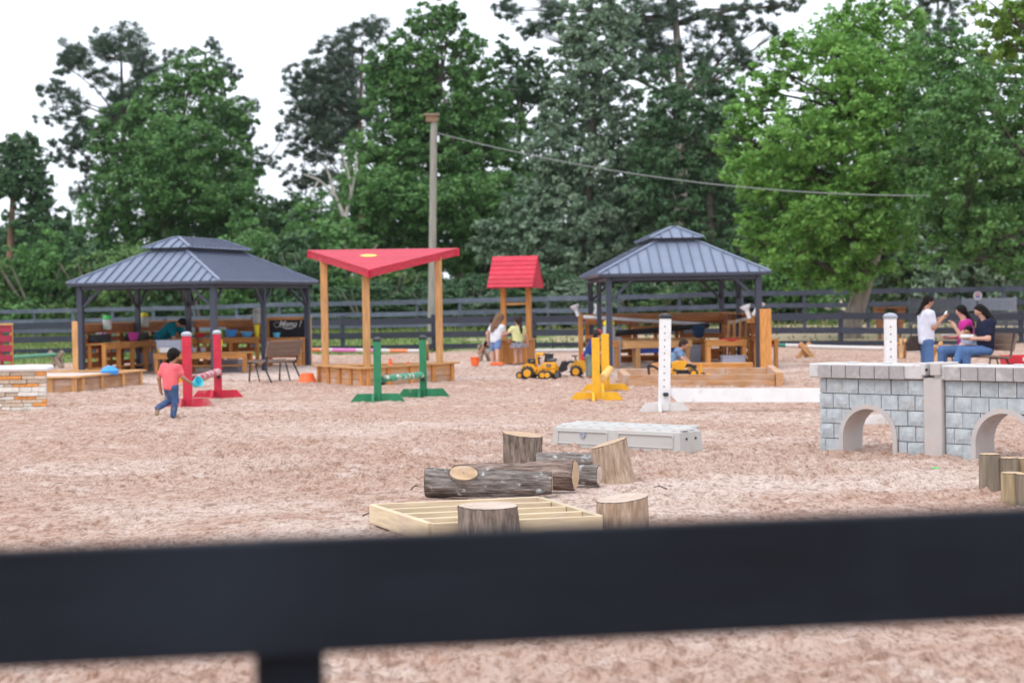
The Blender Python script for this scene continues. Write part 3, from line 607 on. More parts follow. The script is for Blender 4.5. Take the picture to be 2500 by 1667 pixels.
tree('broadleaf_tree', 'mid green tree behind the right gazebo between pine and leaning tree', 92, (1740, 800),
     [(1700, 190, 44, 34), (1760, 190, 50, 34), (1690, 240, 56, 44), (1760, 250, 66, 44), (1620, 250, 50, 40), (1600, 320, 56, 44), (1680, 320, 70, 50), (1770, 330, 60, 50), (1640, 400, 76, 46), (1740, 410, 70, 50), (1600, 470, 66, 46), (1690, 490, 80, 46), (1780, 480, 56, 46), (1640, 560, 80, 40), (1740, 570, 80, 44), (1580, 400, 70, 60, 3), (1570, 520, 70, 56, 3), (1800, 420, 60, 60, 3), (1810, 540, 60, 56, 2), (1680, 640, 90, 40), (1790, 640, 80, 40), (1600, 180, 60, 50, 4), (1670, 270, 90, 60, 4)],
     'dark', 110, trunk=[(1740, 800), (1735, 560), (1730, 400), (1740, 240)], trunk_r=.28, dens=1.15, size=.23, gap=.3)
# --- near trees on the right
tree('broadleaf_tree', 'big bright green tree with a leaning grey trunk behind the arena fence', 62.5, (2076, 832),
     [(2130, 30, 70, 50), (2060, 70, 76, 56), (2190, 60, 66, 50), (1990, 120, 76, 50), (2100, 130, 90, 56), (2200, 140, 76, 56), (1920, 110, 44, 30), (1900, 170, 70, 44), (1850, 220, 56, 40), (1960, 210, 80, 50), (2060, 220, 90, 56), (2170, 230, 80, 56), (1815, 275, 56, 46), (1890, 290, 80, 50), (1990, 300, 90, 56), (2100, 310, 80, 50), (1790, 340, 44, 44), (1860, 365, 70, 46), (1780, 385, 36, 36), (1830, 420, 56, 40), (1960, 390, 80, 50), (2060, 400, 80, 56), (1900, 460, 66, 46), (1850, 490, 50, 36), (1990, 470, 80, 50), (2090, 480, 70, 46), (1860, 545, 56, 36), (1930, 550, 70, 44), (2020, 560, 80, 46), (2110, 560, 70, 46), (1840, 600, 50, 34), (1900, 620, 66, 34), (1990, 635, 80, 40), (2080, 630, 66, 40), (1960, 680, 44, 26), (2030, 670, 50, 26), (2120, 470, 84, 56, -2.4), (2135, 560, 84, 50, -2.4), (2140, 380, 90, 56, -2.6), (2105, 640, 70, 40, -2.0), (2160, 300, 90, 56, -2.6), (2070, 690, 44, 24, -1.4), (1950, 330, 90, 60, -2.4), (2040, 150, 90, 60, -2.2), (1870, 430, 80, 56, -1.8), (2010, 520, 90, 56, -2.4), (1930, 600, 80, 44, -1.8), (2150, 200, 90, 60, -2.2), (2190, 460, 70, 60, -1.5), (2180, 560, 60, 50, -1.5)],
     'bright', 111, trunk=[(2070, 836), (2082, 780), (2108, 700), (2140, 600), (2150, 480), (2120, 300), (2110, 150)], trunk_r=.38, bark=bark_g, dens=1.9, size=.17, gap=.16)
tree('broadleaf_tree', 'big green tree filling the right edge behind the seated women', 58, (2590, 850),
     [(2290, 110, 76, 50), (2370, 150, 80, 56), (2290, 200, 80, 56), (2450, 210, 80, 60), (2360, 260, 86, 56), (2250, 290, 70, 50), (2450, 310, 86, 60), (2340, 350, 90, 56), (2220, 400, 60, 46), (2280, 430, 80, 50), (2390, 430, 90, 56), (2480, 430, 80, 60), (2240, 490, 60, 46), (2320, 510, 80, 50), (2430, 520, 90, 56), (2270, 570, 60, 40), (2360, 580, 76, 44), (2460, 600, 80, 46), (2240, 620, 40, 30), (2490, 520, 60, 56), (2560, 300, 90, 90), (2570, 450, 90, 90), (2550, 150, 80, 60), (2330, 300, 100, 66, -2.4), (2430, 380, 100, 66, -2.4), (2300, 470, 90, 56, -2.2), (2410, 560, 90, 50, -2.2), (2260, 220, 80, 56, 2.0), (2400, 220, 100, 60, -2.2), (2310, 620, 60, 36, -1.5), (2480, 640, 60, 36, -1.5)],
     'mid', 112, trunk=[(2590, 850), (2585, 650), (2560, 450), (2540, 200)], trunk_r=.4, bark=bark_g, dens=1.8, size=.165, gap=.18)
tree('broadleaf_tree', 'yellow green branches hanging in at the top right corner', 47, (2720, 870),
     [(2420, 30, 60, 34), (2480, 60, 66, 50), (2450, 110, 50, 36), (2500, 140, 50, 40), (2560, 60, 90, 70), (2640, 100, 100, 90), (2480, 10, 60, 30), (2600, -20, 110, 60), (2520, 220, 26, 34), (2700, 200, 110, 120)],
     'yellowish', 113, trunk=[(2720, 880), (2715, 500), (2700, 200)], trunk_r=.35, bark=bark_g, dens=1.7, size=.16, gap=.25)
tree('pine_tree', 'dark pine top showing over the bright green trees at the right', 100, (2290, 800),
     [(2240, 10, 40, 20), (2290, 5, 40, 24), (2350, 15, 40, 20), (2290, 60, 60, 30), (2260, 140, 70, 50), (2300, 220, 80, 60)], 'pine', 114, trunk=[(2290, 800), (2290, 300), (2290, 0)], trunk_r=.3, dens=.9, size=.36, gap=.45)
# --- bare branches
def snag(name, label, d, pts_list, r0, m=None):
    o = at(pts_list[0][0][0], pts_list[0][0][1], d); o.z = gz(o.x, o.y); mb = MB()
    for pl in pts_list:
        P = [at(x, y, d)-o for x, y in pl]; n = len(P); mb.tube(P, [max(.02, r0*pl_r*(1-.75*i/(n-1))) for i, pl_r in zip(range(n), [1]*n)], 6)
        r0 *= .8
    t = thing(name, label, 'tree', o); mb.build('trunk', m or bark_pale, t, smooth=True); return t
snag('dead_tree', 'bare bleached dead tree left of the utility pole', 99, [[(840, 800), (842, 560), (846, 520), (858, 470), (850, 420), (835, 375)], [(842, 535), (820, 480), (780, 440), (740, 425)], [(815, 475), (805, 430), (790, 395)], [(858, 470), (872, 400), (868, 370)], [(780, 440), (760, 470), (735, 505), (785, 520)]], .15)
snag('dead_tree', 'thin pale dead branches leaning behind the left gazebo', 93, [[(600, 800), (560, 700), (500, 620), (470, 600)], [(690, 800), (650, 720), (610, 680), (560, 660)], [(560, 700), (575, 650), (560, 610)]], .13)
snag('fallen_branch', 'pale broken branch leaning behind the right gazebo', 90, [[(1930, 790), (1900, 770), (1870, 745)], [(1640, 800), (1690, 735), (1740, 718)], [(1700, 800), (1745, 722)], [(1560, 800), (1600, 690)]], .15)

# --- shrubs under the trees: four bodies, copied and turned
def shrub_mesh(seed, leaf, dens=1.3):
    q = random.Random(seed); lobes = []
    for _ in range(13):
        a = q.uniform(0, 6.28); r_ = q.uniform(0, 1.5); h = q.uniform(.35, 2.3)
        lobes.append(((r_*math.cos(a), .7*r_*math.sin(a), h*(1.15-.22*r_)), (q.uniform(.6, 1.0), q.uniform(.5, .9), q.uniform(.45, .8))))
    V, T = leaf_cloud(lobes, 'shrub', seed, dens*1.8, .125, (0, 0, 0), .6, .6, .15); V[:, 2] = np.maximum(V[:, 2], -.05)
    cm = fastmesh('crown', V, np.arange(len(V)).reshape(-1, 4), LEAF[leaf], tint=T)
    mb = MB()
    for _ in range(6):
        a = q.uniform(0, 6.28); mb.tube([(0, 0, -.2), (.4*math.cos(a), .4*math.sin(a), .9), (1.1*math.cos(a), .8*math.sin(a), 2.1)], [.06, .045, .015], 5)
    return cm, mb.mesh('stems', bark_g, True)
SH = [shrub_mesh(201, 'shrub'), shrub_mesh(202, 'mid'), shrub_mesh(203, 'dark'), shrub_mesh(204, 'vine')]
SHRUBS = [ # x, distance, scale, height factor, body, label
 (30, 100, 1.5, 1.1, 0, 'leafy shrub at the left edge below the vine covered trunk'), (95, 98, 1.6, 1.2, 1, 'green bush behind the far fence, left of the left gazebo'),
 (165, 103, 1.9, 1.5, 2, 'dark bush in the gap left of the gazebo roof'), (245, 98, 1.7, 1.35, 0, 'bush seen under the left end of the left gazebo roof'),
 (330, 100, 1.7, 1.2, 2, 'dark bush behind the second left gazebo post'), (420, 97, 1.6, 1.1, 0, 'bush behind the shelves of the left gazebo'),
 (500, 95, 1.6, 1.2, 2, 'dark bush behind the front post of the left gazebo'), (600, 93, 1.7, 1.3, 1, 'green bush behind the hanging jug in the left gazebo'),
 (650, 99, 2.2, 2.0, 0, 'tall yellow green bush between gazebo roof and shade canopy'), (730, 93, 1.8, 1.5, 2, 'dark bush behind the right corner of the left gazebo'),
 (800, 95, 2.1, 2.2, 1, 'tall bush behind the left post of the shade canopy'), (890, 88, 1.6, 1.4, 2, 'dark bush behind the middle post of the shade canopy'),
 (960, 90, 1.8, 1.8, 0, 'bush just left of the foot of the utility pole'), (1060, 88, 1.7, 1.3, 2, 'dark bush just right of the foot of the utility pole'),
 (1150, 86, 1.6, 1.5, 2, 'dark bush behind the children at the well'), (1230, 85, 1.5, 1.3, 3, 'silvery bush behind the red well roof'),
 (1330, 84, 1.7, 1.5, 2, 'dark bush between well roof and right gazebo'), (1420, 83, 1.5, 1.2, 3, 'silvery bush at the left end of the right gazebo'),
 (1540, 84, 1.6, 1.2, 2, 'dark bush seen through the right gazebo, left part'), (1640, 83, 1.5, 1.1, 0, 'bush seen through the middle of the right gazebo'),
 (1760, 82, 1.7, 1.5, 2, 'dark bush behind the right posts of the right gazebo'), (1850, 81, 1.5, 1.3, 2, 'dark bush right beside the right gazebo roof'),
 (1960, 80, 1.4, 1.2, 1, 'bush left of the leaning grey trunk'), (2190, 78, 1.5, 1.4, 3, 'pale bush right of the leaning grey trunk'), (2290, 76, 1.5, 1.5, 3, 'pale leafy bush above the standing woman'),
 (2380, 77, 1.6, 1.6, 0, 'light green bush above the round sign'), (2470, 74, 1.5, 1.5, 3, 'pale bush at the right edge above the pickets')]
for i, (x, d, s, hf, b_, lab) in enumerate(SHRUBS):
    if 870 < x < 1900: s, hf = s*.82, hf*.5           # deep shade under the high crowns: only low growth there
    p = at(x, 790, d); o = thing('shrub', lab, 'shrub', (p.x, p.y, gz(p.x, p.y)), rl.uniform(0, 6.28), 'shrubs under the trees'); o.scale = (s*1.15, s, min(s*hf, 1.55+.12*s*hf))
    link('crown', SH[b_][0], o); link('stems', SH[b_][1], o)
# a row of plainer trees behind the front ones, two bodies copied
def back_tree_mesh(seed):
    q = random.Random(seed); lobes = [((q.uniform(-1.6, 1.6), q.uniform(-1, 1), z+q.uniform(-.4, .4)), (q.uniform(1.2, 1.9), 1.3, q.uniform(.8, 1.3))) for z in (1.0, 1.6, 2.3, 3.0, 3.6, 4.3, 5.0, 5.6, 6.3, 7.0, 7.6, 8.2, 2.0, 3.3, 4.6, 6.0)]
    V, T = leaf_cloud(lobes, 'dark', seed, .9, .26, (0, 0, 0), .5, .6, .2)
    return fastmesh('crown', V, np.arange(len(V)).reshape(-1, 4), LEAF['dark'], tint=T), MB().tube([(0, 0, -.3), (.1, 0, 3), (0, 0, 7.5)], [.22, .16, .05], 8).mesh('trunk', bark_d, True)
BT = [back_tree_mesh(301), back_tree_mesh(302), back_tree_mesh(303)]
for i, (x, d, s_, lab) in enumerate(((10, 132, .85, 'background tree at the left edge behind the snag'), (150, 136, .9, 'background tree between the snag and the tall pine'), (620, 134, .9, 'background tree in the gap right of the round green tree'), (700, 130, .95, 'background tree below the sky gap left of the dead tree'),
      (790, 128, 1.0, 'background tree behind the bare dead tree'), (960, 124, 1.1, 'background tree left of the utility pole'), (1180, 122, 1.1, 'background tree above the children at the well'), (1320, 118, 1.15, 'background tree left of the silvery vine tower'), (1570, 114, 1.2, 'background tree between vine tower and huge pine'),
      (1700, 112, 1.25, 'background tree right of the huge pine trunk'), (1830, 108, 1.2, 'background tree behind the left side of the leaning tree'), (2000, 106, 1.2, 'background tree behind the middle of the leaning tree'), (2200, 102, 1.15, 'background tree behind the right side of the leaning tree'), (2380, 98, 1.15, 'background tree behind the seated women'))):
    p = at(x, 790, d); o = thing('background_tree', lab, 'tree', (p.x, p.y, gz(p.x, p.y)), rl.uniform(0, 6.28), 'trees in the back row'); o.scale = (s_*1.15, s_*1.15, s_)
    link('crown', BT[i % 3][0], o); link('trunk', BT[i % 3][1], o)
# the wood going on behind, one mass
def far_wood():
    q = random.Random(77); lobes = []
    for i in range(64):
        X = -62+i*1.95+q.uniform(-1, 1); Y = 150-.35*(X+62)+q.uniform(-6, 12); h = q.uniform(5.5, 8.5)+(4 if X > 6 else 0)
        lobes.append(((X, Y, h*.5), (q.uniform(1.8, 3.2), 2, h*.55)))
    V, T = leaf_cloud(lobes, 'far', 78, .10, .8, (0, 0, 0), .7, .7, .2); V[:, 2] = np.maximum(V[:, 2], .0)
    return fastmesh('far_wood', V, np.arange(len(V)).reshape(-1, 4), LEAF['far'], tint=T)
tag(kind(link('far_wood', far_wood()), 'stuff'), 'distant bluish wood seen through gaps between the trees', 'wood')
def litter():
    """dark undergrowth and leaf litter at the foot of the trees"""
    q = random.Random(91); lobes = []
    for i in range(90):
        x = q.uniform(-60, 2560); f = x/2500; d = 118-34*f+q.uniform(0, 12); p = at(x, 790, d); g = gz(p.x, p.y)
        lobes.append(((p.x, p.y, g+q.uniform(.3, 1.4)), (q.uniform(1.0, 2.0), 1.0, q.uniform(.5, 1.2))))
    V, T = leaf_cloud(lobes, 'dark', 92, .6, .26, (0, 0, 0), .5, .6, .2)
    return fastmesh('undergrowth', V, np.arange(len(V)).reshape(-1, 4), LEAF['dark'], tint=T)
tag(kind(link('undergrowth', litter()), 'stuff'), 'dark tangled undergrowth along the foot of the trees', 'undergrowth')
# --- utility pole and its wire
D = 58.5; pb = at(1053, 860, D); pb.z = gz(pb.x, pb.y)
ptop = at(1059, 292, D)
t = thing('utility_pole', 'grey wooden utility pole with a brown box on top', 'pole', pb)
MB().tube([(0, 0, -.4), (ptop.x-pb.x, 0, ptop.z-pb.z)], [.135, .105], 14).build('shaft', pole_wood, t, smooth=True)
q = ptop-pb
bx = MB().box((q.x-.06, 0, q.z+.02), (.38, .30, .20)).build('lamp_box', wood('box_brown', (.24, .15, .10)), t); MB().box((q.x-.08, 0, q.z+.145), (.52, .42, .05)).build('lid', grey_wood, bx)
MB().box((q.x+.13, -.02, q.z-.62), (.07, .1, .20)).build('insulator', pipe_white, t)
a = at(1066, 325, D); e = at(2268, 478, 55.0); pts = []
for i in range(40):
    s = i/39; p = a.lerp(e, s); p.z -= 0.5*4*s*(1-s); pts.append(p)
tag(MB().tube(pts, .018, 6).build('overhead_wire', wire_m), 'thin overhead wire sagging from the pole to the right', 'wire')

# thin pale air over the whole place
hz_ = MB().box((0, 185, 12.5), (800, 960, 27)).build('haze', None)
hm = bpy.data.materials.new('haze_air'); hm.use_nodes = True; hm.node_tree.nodes.clear()
_o = hm.node_tree.nodes.new('ShaderNodeOutputMaterial'); _v = hm.node_tree.nodes.new('ShaderNodeVolumePrincipled')
_v.inputs['Color'].default_value = (.93, .96, 1, 1); _v.inputs['Density'].default_value = .00010; _v.inputs['Anisotropy'].default_value = .2
hm.node_tree.links.new(_v.outputs[0], _o.inputs['Volume']); hz_.data.materials.clear(); hz_.data.materials.append(hm)
tag(kind(hz_, 'stuff'), 'thin pale haze in the air between camera and trees', 'haze')
# ------------------------------------------------------------------ hardtop gazebos
GW, GL = 1.83, 3.05          # half roof
def gazebo(label, loc, rz):
    t = thing('gazebo', label, 'gazebo', loc, rz, 'dark metal gazebos')
    for sx in (-1, 1):
        for y in (-2.85, 0, 2.85):
            w = .125 if y else .105
            MB().box((sx*1.6, y, .86), (w, w, 2.12)).build('post', gaz_metal, t)
            for dy in (-1, 1):
                if abs(y+dy*.5) < 2.85: beam('brace', (sx*1.6, y+dy*.05, 1.52), (sx*1.6, y+dy*.50, 1.94), .05, .06, gaz_metal, t)
            if y: beam('brace', (sx*1.55, y, 1.52), (sx*1.10, y, 1.94), .05, .06, gaz_metal, t)
        beam('beam', (sx*1.6, -2.92, 1.985), (sx*1.6, 2.92, 1.985), .10, .125, gaz_metal, t)
        beam('fascia', (sx*1.80, -3.04, 2.045), (sx*1.80, 3.04, 2.045), .05, .075, gaz_metal, t)
    for sy in (-1, 1):
        beam('beam', (-1.549, sy*2.85, 1.985), (1.549, sy*2.85, 1.985), .10, .124, gaz_metal, t)
        beam('fascia', (-1.774, sy*3.02, 2.045), (1.774, sy*3.02, 2.045), .05, .074, gaz_metal, t)
    def hip(hx, hy, z0, tx, ty, z1, step, pre):
        """four sloping sides of standing seam panels, each with its rib"""
        for side in range(4):
            a = hx if side % 2 == 0 else hy; b = tx if side % 2 == 0 else ty
            n = int(round(2*a/step)); rot = Matrix.Rotation(side*math.pi/2, 3, 'Z'); e0 = hy if side % 2 == 0 else hx; e1 = ty if side % 2 == 0 else tx
            def P(u, s): return rot @ Vector((u, -(e0+(e1-e0)*s), z0+(z1-z0)*s))
            def top(u): return 1.0 if abs(u) <= b else (a-abs(u))/(a-b)
            for k in range(n):
                u0, u1 = -a+2*a*k/n, -a+2*a*(k+1)/n
                us = [u0, u1] + ([x for x in (-b, b) if u0 < x < u1]); us = sorted(us)
                up = [P(u, top(u)) for u in reversed(us) if True]
                poly = [P(u0, 0), P(u1, 0)] + up
                nrm = (poly[1]-poly[0]).cross(P((u0+u1)/2, max(.05, top((u0+u1)/2)))-poly[0]).normalized()
                clean = []
                for p in poly:
                    if not clean or (p-clean[-1]).length > 1e-4: clean.append(p)
                if (clean[0]-clean[-1]).length < 1e-4: clean.pop()
                m = len(clean); mb = MB(); mb.add([p for p in clean]+[p-nrm*.012 for p in clean], [tuple(range(m)), tuple(range(2*m-1, m-1, -1))]+[(i, i+m, (i+1) % m+m, (i+1) % m) for i in range(m)])
                o = mb.build('roof_panel', roof_metal, t)
                if k:
                    s1 = top(u0); p0, p1 = P(u0, 0), P(u0, s1)
                    beam('seam', p0+nrm*.010, p1+nrm*.010, .024, .036, seam_shaded, o, up=nrm)
        for sx in (-1, 1):
            for sy in (-1, 1):
                beam('hip_cap', (sx*hx, sy*hy, z0+.012), (sx*tx, sy*ty, z1+.012), .075, .035, roof_metal, t)
    hip(GW, GL, 2.075, .43, 1.65, 2.79, .235, True)
    for sx in (-1, 1): beam('curb', (sx*.43, -1.65, 2.79), (sx*.43, 1.65, 2.79), .04, .13, gaz_metal, t)
    for sy in (-1, 1): beam('curb', (-.41, sy*1.65, 2.79), (.41, sy*1.65, 2.79), .04, .129, gaz_metal, t)
    hip(.58, 1.80, 2.86, .06, 1.22, 3.10, .235, True)
    beam('ridge_cap', (0, -1.24, 3.115), (0, 1.24, 3.115), .16, .03, roof_metal, t)
    return t
PHI_L = R(-14.5); pf = G(525, 917); Rl = Matrix.Rotation(PHI_L, 3, 'Z'); CL = pf - Rl @ Vector((1.6, -2.85, 0)); CL.z = 0
gazL = gazebo('dark metal gazebo at the left over the outdoor play kitchen', CL, PHI_L)
PHI_R = R(1.5); pf = G(1489, 906.6); Rr = Matrix.Rotation(PHI_R, 3, 'Z'); CRz = pf - Rr @ Vector((-1.6, -2.85, 0)); CRz.z = 0
gazR = copy_tree(gazL); gazR.location = CRz; gazR.rotation_euler = (0, 0, PHI_R); gazR['label'] = 'dark metal gazebo at the right, short end facing, over the water play table'
def LL(x, y, z=0): return CL + Rl @ Vector((x, y, z))
def RR(x, y, z=0): return CRz + Rr @ Vector((x, y, z))

# ------------------------------------------------------------------ pallet walls
def pallet_wall(label, origin, rz, L, h=1.2, n=5, skip=(), m=pallet, end=True):
    """upright pallets side by side along local +x; every slat its own board"""
    t = thing('pallet_wall', label, 'pallet wall', origin, rz); q = random.Random(int(L*100)); w = L/n
    for k in range(n):
        for j, z in enumerate((.09, .25, .43, .61, .79, .97)):
            if (k, j) in skip or q.random() < .06: continue
            beam('slat', (k*w+.02, 0, z+q.uniform(-.02, .02)), ((k+1)*w-.02, 0, z+q.uniform(-.02, .02)), .018, q.choice((.085, .1, .12)), m, t, up=(0, 0, 1))
            if q.random() < .2: beam('slat', (k*w+.02, .13, z-.06), ((k+1)*w-.02, .13, z-.06), .018, .085, m, t)
        for x in (k*w+.06, k*w+w/2, (k+1)*w-.06): beam('stringer', (x, .065, 0), (x, .065, h-.10), .04, .10, m, t, up=(1, 0, 0))
    beam('top_rail', (0, .06, h-.045), (L, .06, h-.045), .19, .035, cedar, t)
    beam('top_board', (0.0, -.015, h-.15), (L, -.015, h-.15), .02, .15, m, t)
    return t
W1 = pallet_wall('dark pallet wall along the far long side of the left gazebo, jugs on top', LL(-1.72, -2.7), PHI_L+R(90), 5.4, n=5)
W2 = pallet_wall('pallet wall across the back end of the left gazebo', LL(-1.5, 2.95), PHI_L, 1.95, n=2)
t = thing('corner_post', 'thick light orange post ending the pallet wall, leftmost in the left gazebo', 'post', LL(-1.72, -2.85), PHI_L)
beam('post', (0, 0, 0), (0, 0, 1.23), .15, .13, cedar_pale, t, up=(0, 1, 0))
# chalkboard panel
t = thing('chalkboard', 'framed black chalkboard with white writing at the right of the play kitchen', 'chalkboard', LL(.50, 2.93), PHI_L)
for (a, b_) in (((0, 0, 1.175), (1.16, 0, 1.175)), ((0, 0, .60), (1.16, 0, .60))): beam('frame', a, b_, .05, .07, cedar, t)
beam('frame', (0.035, 0.0, 0), (0.035, 0.0, 1.14), .048, .07, cedar, t, up=(0, 1, 0)); beam('frame', (1.10, 0.0, 0), (1.10, 0.0, 1.24), .12, .12, cedar_pale, t, up=(0, 1, 0))
MB().box((.56, .012, .885), (1.02, .02, .50)).build('slate', chalk_black, t)
for z in (.10, .24): beam('slat', (0.0, .04, z), (1.1, .04, z), .02, .09, pallet, t)
def text_mesh(s, size, m, name, shear=.25, ext=.002):
    c = bpy.data.curves.new('lettering', 'FONT'); c.body = s; c.size = size; c.shear = shear; c.extrude = ext; c.align_x = 'CENTER'; c.align_y = 'CENTER'; c.offset = size*.012
    o = bpy.data.objects.new('lettering', c); COL.objects.link(o); dg = bpy.context.evaluated_depsgraph_get()
    me = bpy.data.meshes.new_from_object(o.evaluated_get(dg)); bpy.data.objects.remove(o); bpy.data.curves.remove(c); me.name = name
    me.materials.clear(); me.materials.append(m); return me
lt = link('lettering', text_mesh('Menu !', .21, chalk, 'lettering', .35), t, (.60, -.004, 1.035)); lt.rotation_euler = (R(90), 0, 0)
sw = MB(); sw.tube([(.36+.42*i/12, -.004, .975-.055*math.sin(math.pi*i/12)) for i in range(13)], [.002+.013*math.sin(math.pi*i/12) for i in range(13)], 6); sw.build('chalk_swash', chalk, t)
ch = MB(); ch.tube([(.27+.075*math.cos(a)*(1.1+.2*math.sin(3*a)), -.004, 1.02+.055*math.sin(a)*(1.2+.2*math.cos(3*a))) for a in [i*.35 for i in range(19)]], .0045, 5); ch.build('chalk_drawing', chalk, t)

# ------------------------------------------------------------------ counters and tables of the play kitchen
def counter(label, origin, rz, L, D=.48, h=.72, legs=5, m=cedar, top=None, shelf=True, cat='counter', name='counter'):
    t = thing(name, label, cat, origin, rz)
    n = max(2, int(D/.14))
    for k in range(n): beam('top_board', (0, -D+D*(k+.5)/n, h-.015), (L, -D+D*(k+.5)/n, h-.015), D/n-.008, .03, top or m, t)
    beam('apron', (0, -D+.012, h-.085), (L, -D+.012, h-.085), .03, .10, m, t)
    for k in range(legs):
        x = .05+(L-.1)*k/(legs-1)
        beam('leg', (x, -D+.06, 0), (x, -D+.06, h-.033), .085, .085, m, t, up=(0, 1, 0)); beam('leg', (x, -.06, 0), (x, -.06, h-.033), .07, .07, m, t, up=(0, 1, 0))
    if shelf: beam('shelf_board', (0.02, -D*.5, .16), (L-.02, -D*.5, .16), D*.7, .025, m, t)
    return t
counter('long reddish counter along the pallet wall of the play kitchen', LL(-1.64, -2.55), PHI_L+R(90), 5.0, legs=8)
counter('short counter across the back of the play kitchen', LL(-1.0, 2.80), PHI_L, 1.5, h=.72, legs=3)
counter('slanted orange bench table below the chalkboard', LL(.62, 2.80), PHI_L, .95, h=.70, D=.42, legs=2, shelf=False)
counter('low orange work table in the middle of the play kitchen', LL(-.55, -.9), PHI_L+R(9), 2.15, D=.75, h=.46, legs=4, m=cedar, cat='table', name='work_table')

def bucket(label, p, r0, r1, h, m, cat='bucket', name='toy_bucket', tilt=None, rim=True):
    mb = MB().lathe([(r0*.98, 0), (r1, h), (r1*(1.06 if rim else 1), h), (r1*(1.06 if rim else 1), h-.015), (r1*.93, h-.012), (r0*.9, .015)], n=18)
    o = mb.build(name, m, smooth=True, loc=p)
    if tilt: o.rotation_euler = tilt
    return tag(o, label, cat)
def jug(label, p, m_lid, m_body=glassy, s=1.0, base=None):
    t = thing('drink_jug', label, 'jug', p)
    MB().lathe([(.085*s, 0), (.095*s, .02*s), (.095*s, .19*s), (.06*s, .22*s)], n=18).build('body', m_body, t, smooth=True)
    MB().lathe([(.075*s, .215*s), (.085*s, .22*s), (.085*s, .27*s), (.05*s, .295*s)], n=18).build('lid', m_lid, t, smooth=True)
    MB().tube([(0, -.09*s, .05*s), (0, -.13*s, .05*s), (0, -.135*s, .02*s)], .014*s, 8).build('tap', m_lid, t)
    if base is not None: MB().lathe([(.08*s, -.12*s), (.09*s, -.005*s)], n=18).build('stand', base, t)
    return t
def wbin(label, p, rz, w, d, h, m=bin_plastic, lid=None):
    t = thing('storage_bin', label, 'bin', p, rz); a = .94
    vs = [(-w/2*a, -d/2*a, 0), (w/2*a, -d/2*a, 0), (w/2*a, d/2*a, 0), (-w/2*a, d/2*a, 0), (-w/2, -d/2, h), (w/2, -d/2, h), (w/2, d/2, h), (-w/2, d/2, h)]
    MB().add(vs, [(0, 3, 2, 1), (0, 1, 5, 4), (1, 2, 6, 5), (2, 3, 7, 6), (3, 0, 4, 7), (4, 5, 6, 7)]).build('tub', m, t)
    MB().box((0, 0, h+.008), (w+.03, d+.03, .025)).build('rim', lid or m, t); return t
jug('clear jug with green lid on top of the pallet wall', LL(-1.58, -1.62, 1.02), green_pl, s=1.1, base=None)
jug('clear jug with yellow lid on the pallet wall by the thin post', LL(-1.58, .30, 1.04), yel_pl, s=1.15)
jug('white topped jug hanging by the middle gazebo post', LL(.30, 2.80, 1.06), white_plastic, s=1.3)
bucket('pink bucket with orange rim on the play kitchen counter', LL(-1.42, -.62, .735), .09, .135, .19, pink_pl)
bucket('flat green bowl on the long counter', LL(-1.42, .55, .735), .10, .16, .10, plain('dark_green_plastic', (.02, .28, .07)), 'bowl', 'toy_bowl')
bucket('lime green bucket on the back counter', LL(-.62, 2.52, .735), .12, .15, .19, lime_pl)
bucket('blue bucket beside the lime green one on the back counter', LL(-.30, 2.52, .735), .12, .15, .18, blue_pl)
bucket('flat light blue bowl at the end of the back counter', LL(.12, 2.52, .735), .11, .15, .12, plain('light_blue_plastic', (.10, .42, .85)), 'bowl', 'toy_bowl')
bucket('tall yellow tumbler on the back counter by the gazebo post', LL(.38, 2.55, .735), .05, .075, .30, yel_pl, 'tumbler', 'toy_tumbler', rim=False)
bucket('tall yellow tumbler on the low work table', LL(.93, -1.05, .475), .055, .08, .27, plain('lemon_plastic', (.88, .76, .02)), 'tumbler', 'toy_tumbler', rim=False)
bucket('grey metal cup on the low work table, left of its neighbour', LL(.38, -1.2, .475), .05, .06, .10, gal, 'cup', 'metal_cup')
bucket('grey metal cup on the low work table, beside the yellow tumbler', LL(.56, -1.12, .475), .05, .06, .10, gal, 'cup', 'metal_cup')
bucket('small light blue cup below the chalkboard', LL(.88, 2.60, .715), .07, .09, .11, plain('sky_plastic', (.12, .55, .85)), 'cup', 'toy_cup')
bucket('red bowl on the back counter half hidden by the red post', LL(-1.12, 2.5, .735), .08, .12, .10, red_pl, 'bowl', 'toy_bowl')
wbin('clear bin of toy food on the work table between the red posts', LL(-.20, -1.15, .475), PHI_L, .60, .40, .26, plain('milky_plastic', (.50, .55, .68), rough=.3))
bucket('yellow cup in front of the clear bin of toys', LL(-.34, -1.50, .475), .05, .06, .09, plain('toy_mix_yellow', (.8, .6, .1)), 'cup', 'toy_cup')
MBx = MB().box((0, 0, .06), (.26, .14, .12), bev=.01).build('paper_box', white_paint, loc=LL(-.16, -1.55, .475), rz=PHI_L); tag(MBx, 'small white box on the work table between the red posts', 'box')
wbin('grey storage bin on the ground under the long counter', LL(-1.30, .20), PHI_L, .60, .45, .42)
wbin('grey storage bin under the low work table', LL(1.02, -.72), PHI_L, .62, .36, .26)
for k, (yy, dk) in enumerate(((-1.95, 'first'), (-.05, 'middle'), (1.35, 'last'))):
    tr = MB().box((0, 0, .09), (.42, 1.0 if k else .8, .18), bev=.02).build('black_tray', tray_black, loc=LL(-1.60, yy, .735), rz=PHI_L)
    tr.scale = (.35, 1, 1); tag(tr, f'{dk} black wall trough leaning on the pallet wall behind the long counter', 'trough')
sp = thing('spoon_rack', 'row of pale spoons hanging at the left end of the long counter', 'utensils', LL(-1.55, -2.2, .74), PHI_L)
for k in range(5): MB().tube([(0, k*.10, 0), (0, k*.10, .18), (0, k*.10, .22)], [.012, .012, .03], 8).build('spoon', [chalk, chalk, chalk, pink_pl, plain('lilac', (.5, .42, .7))][k], sp)

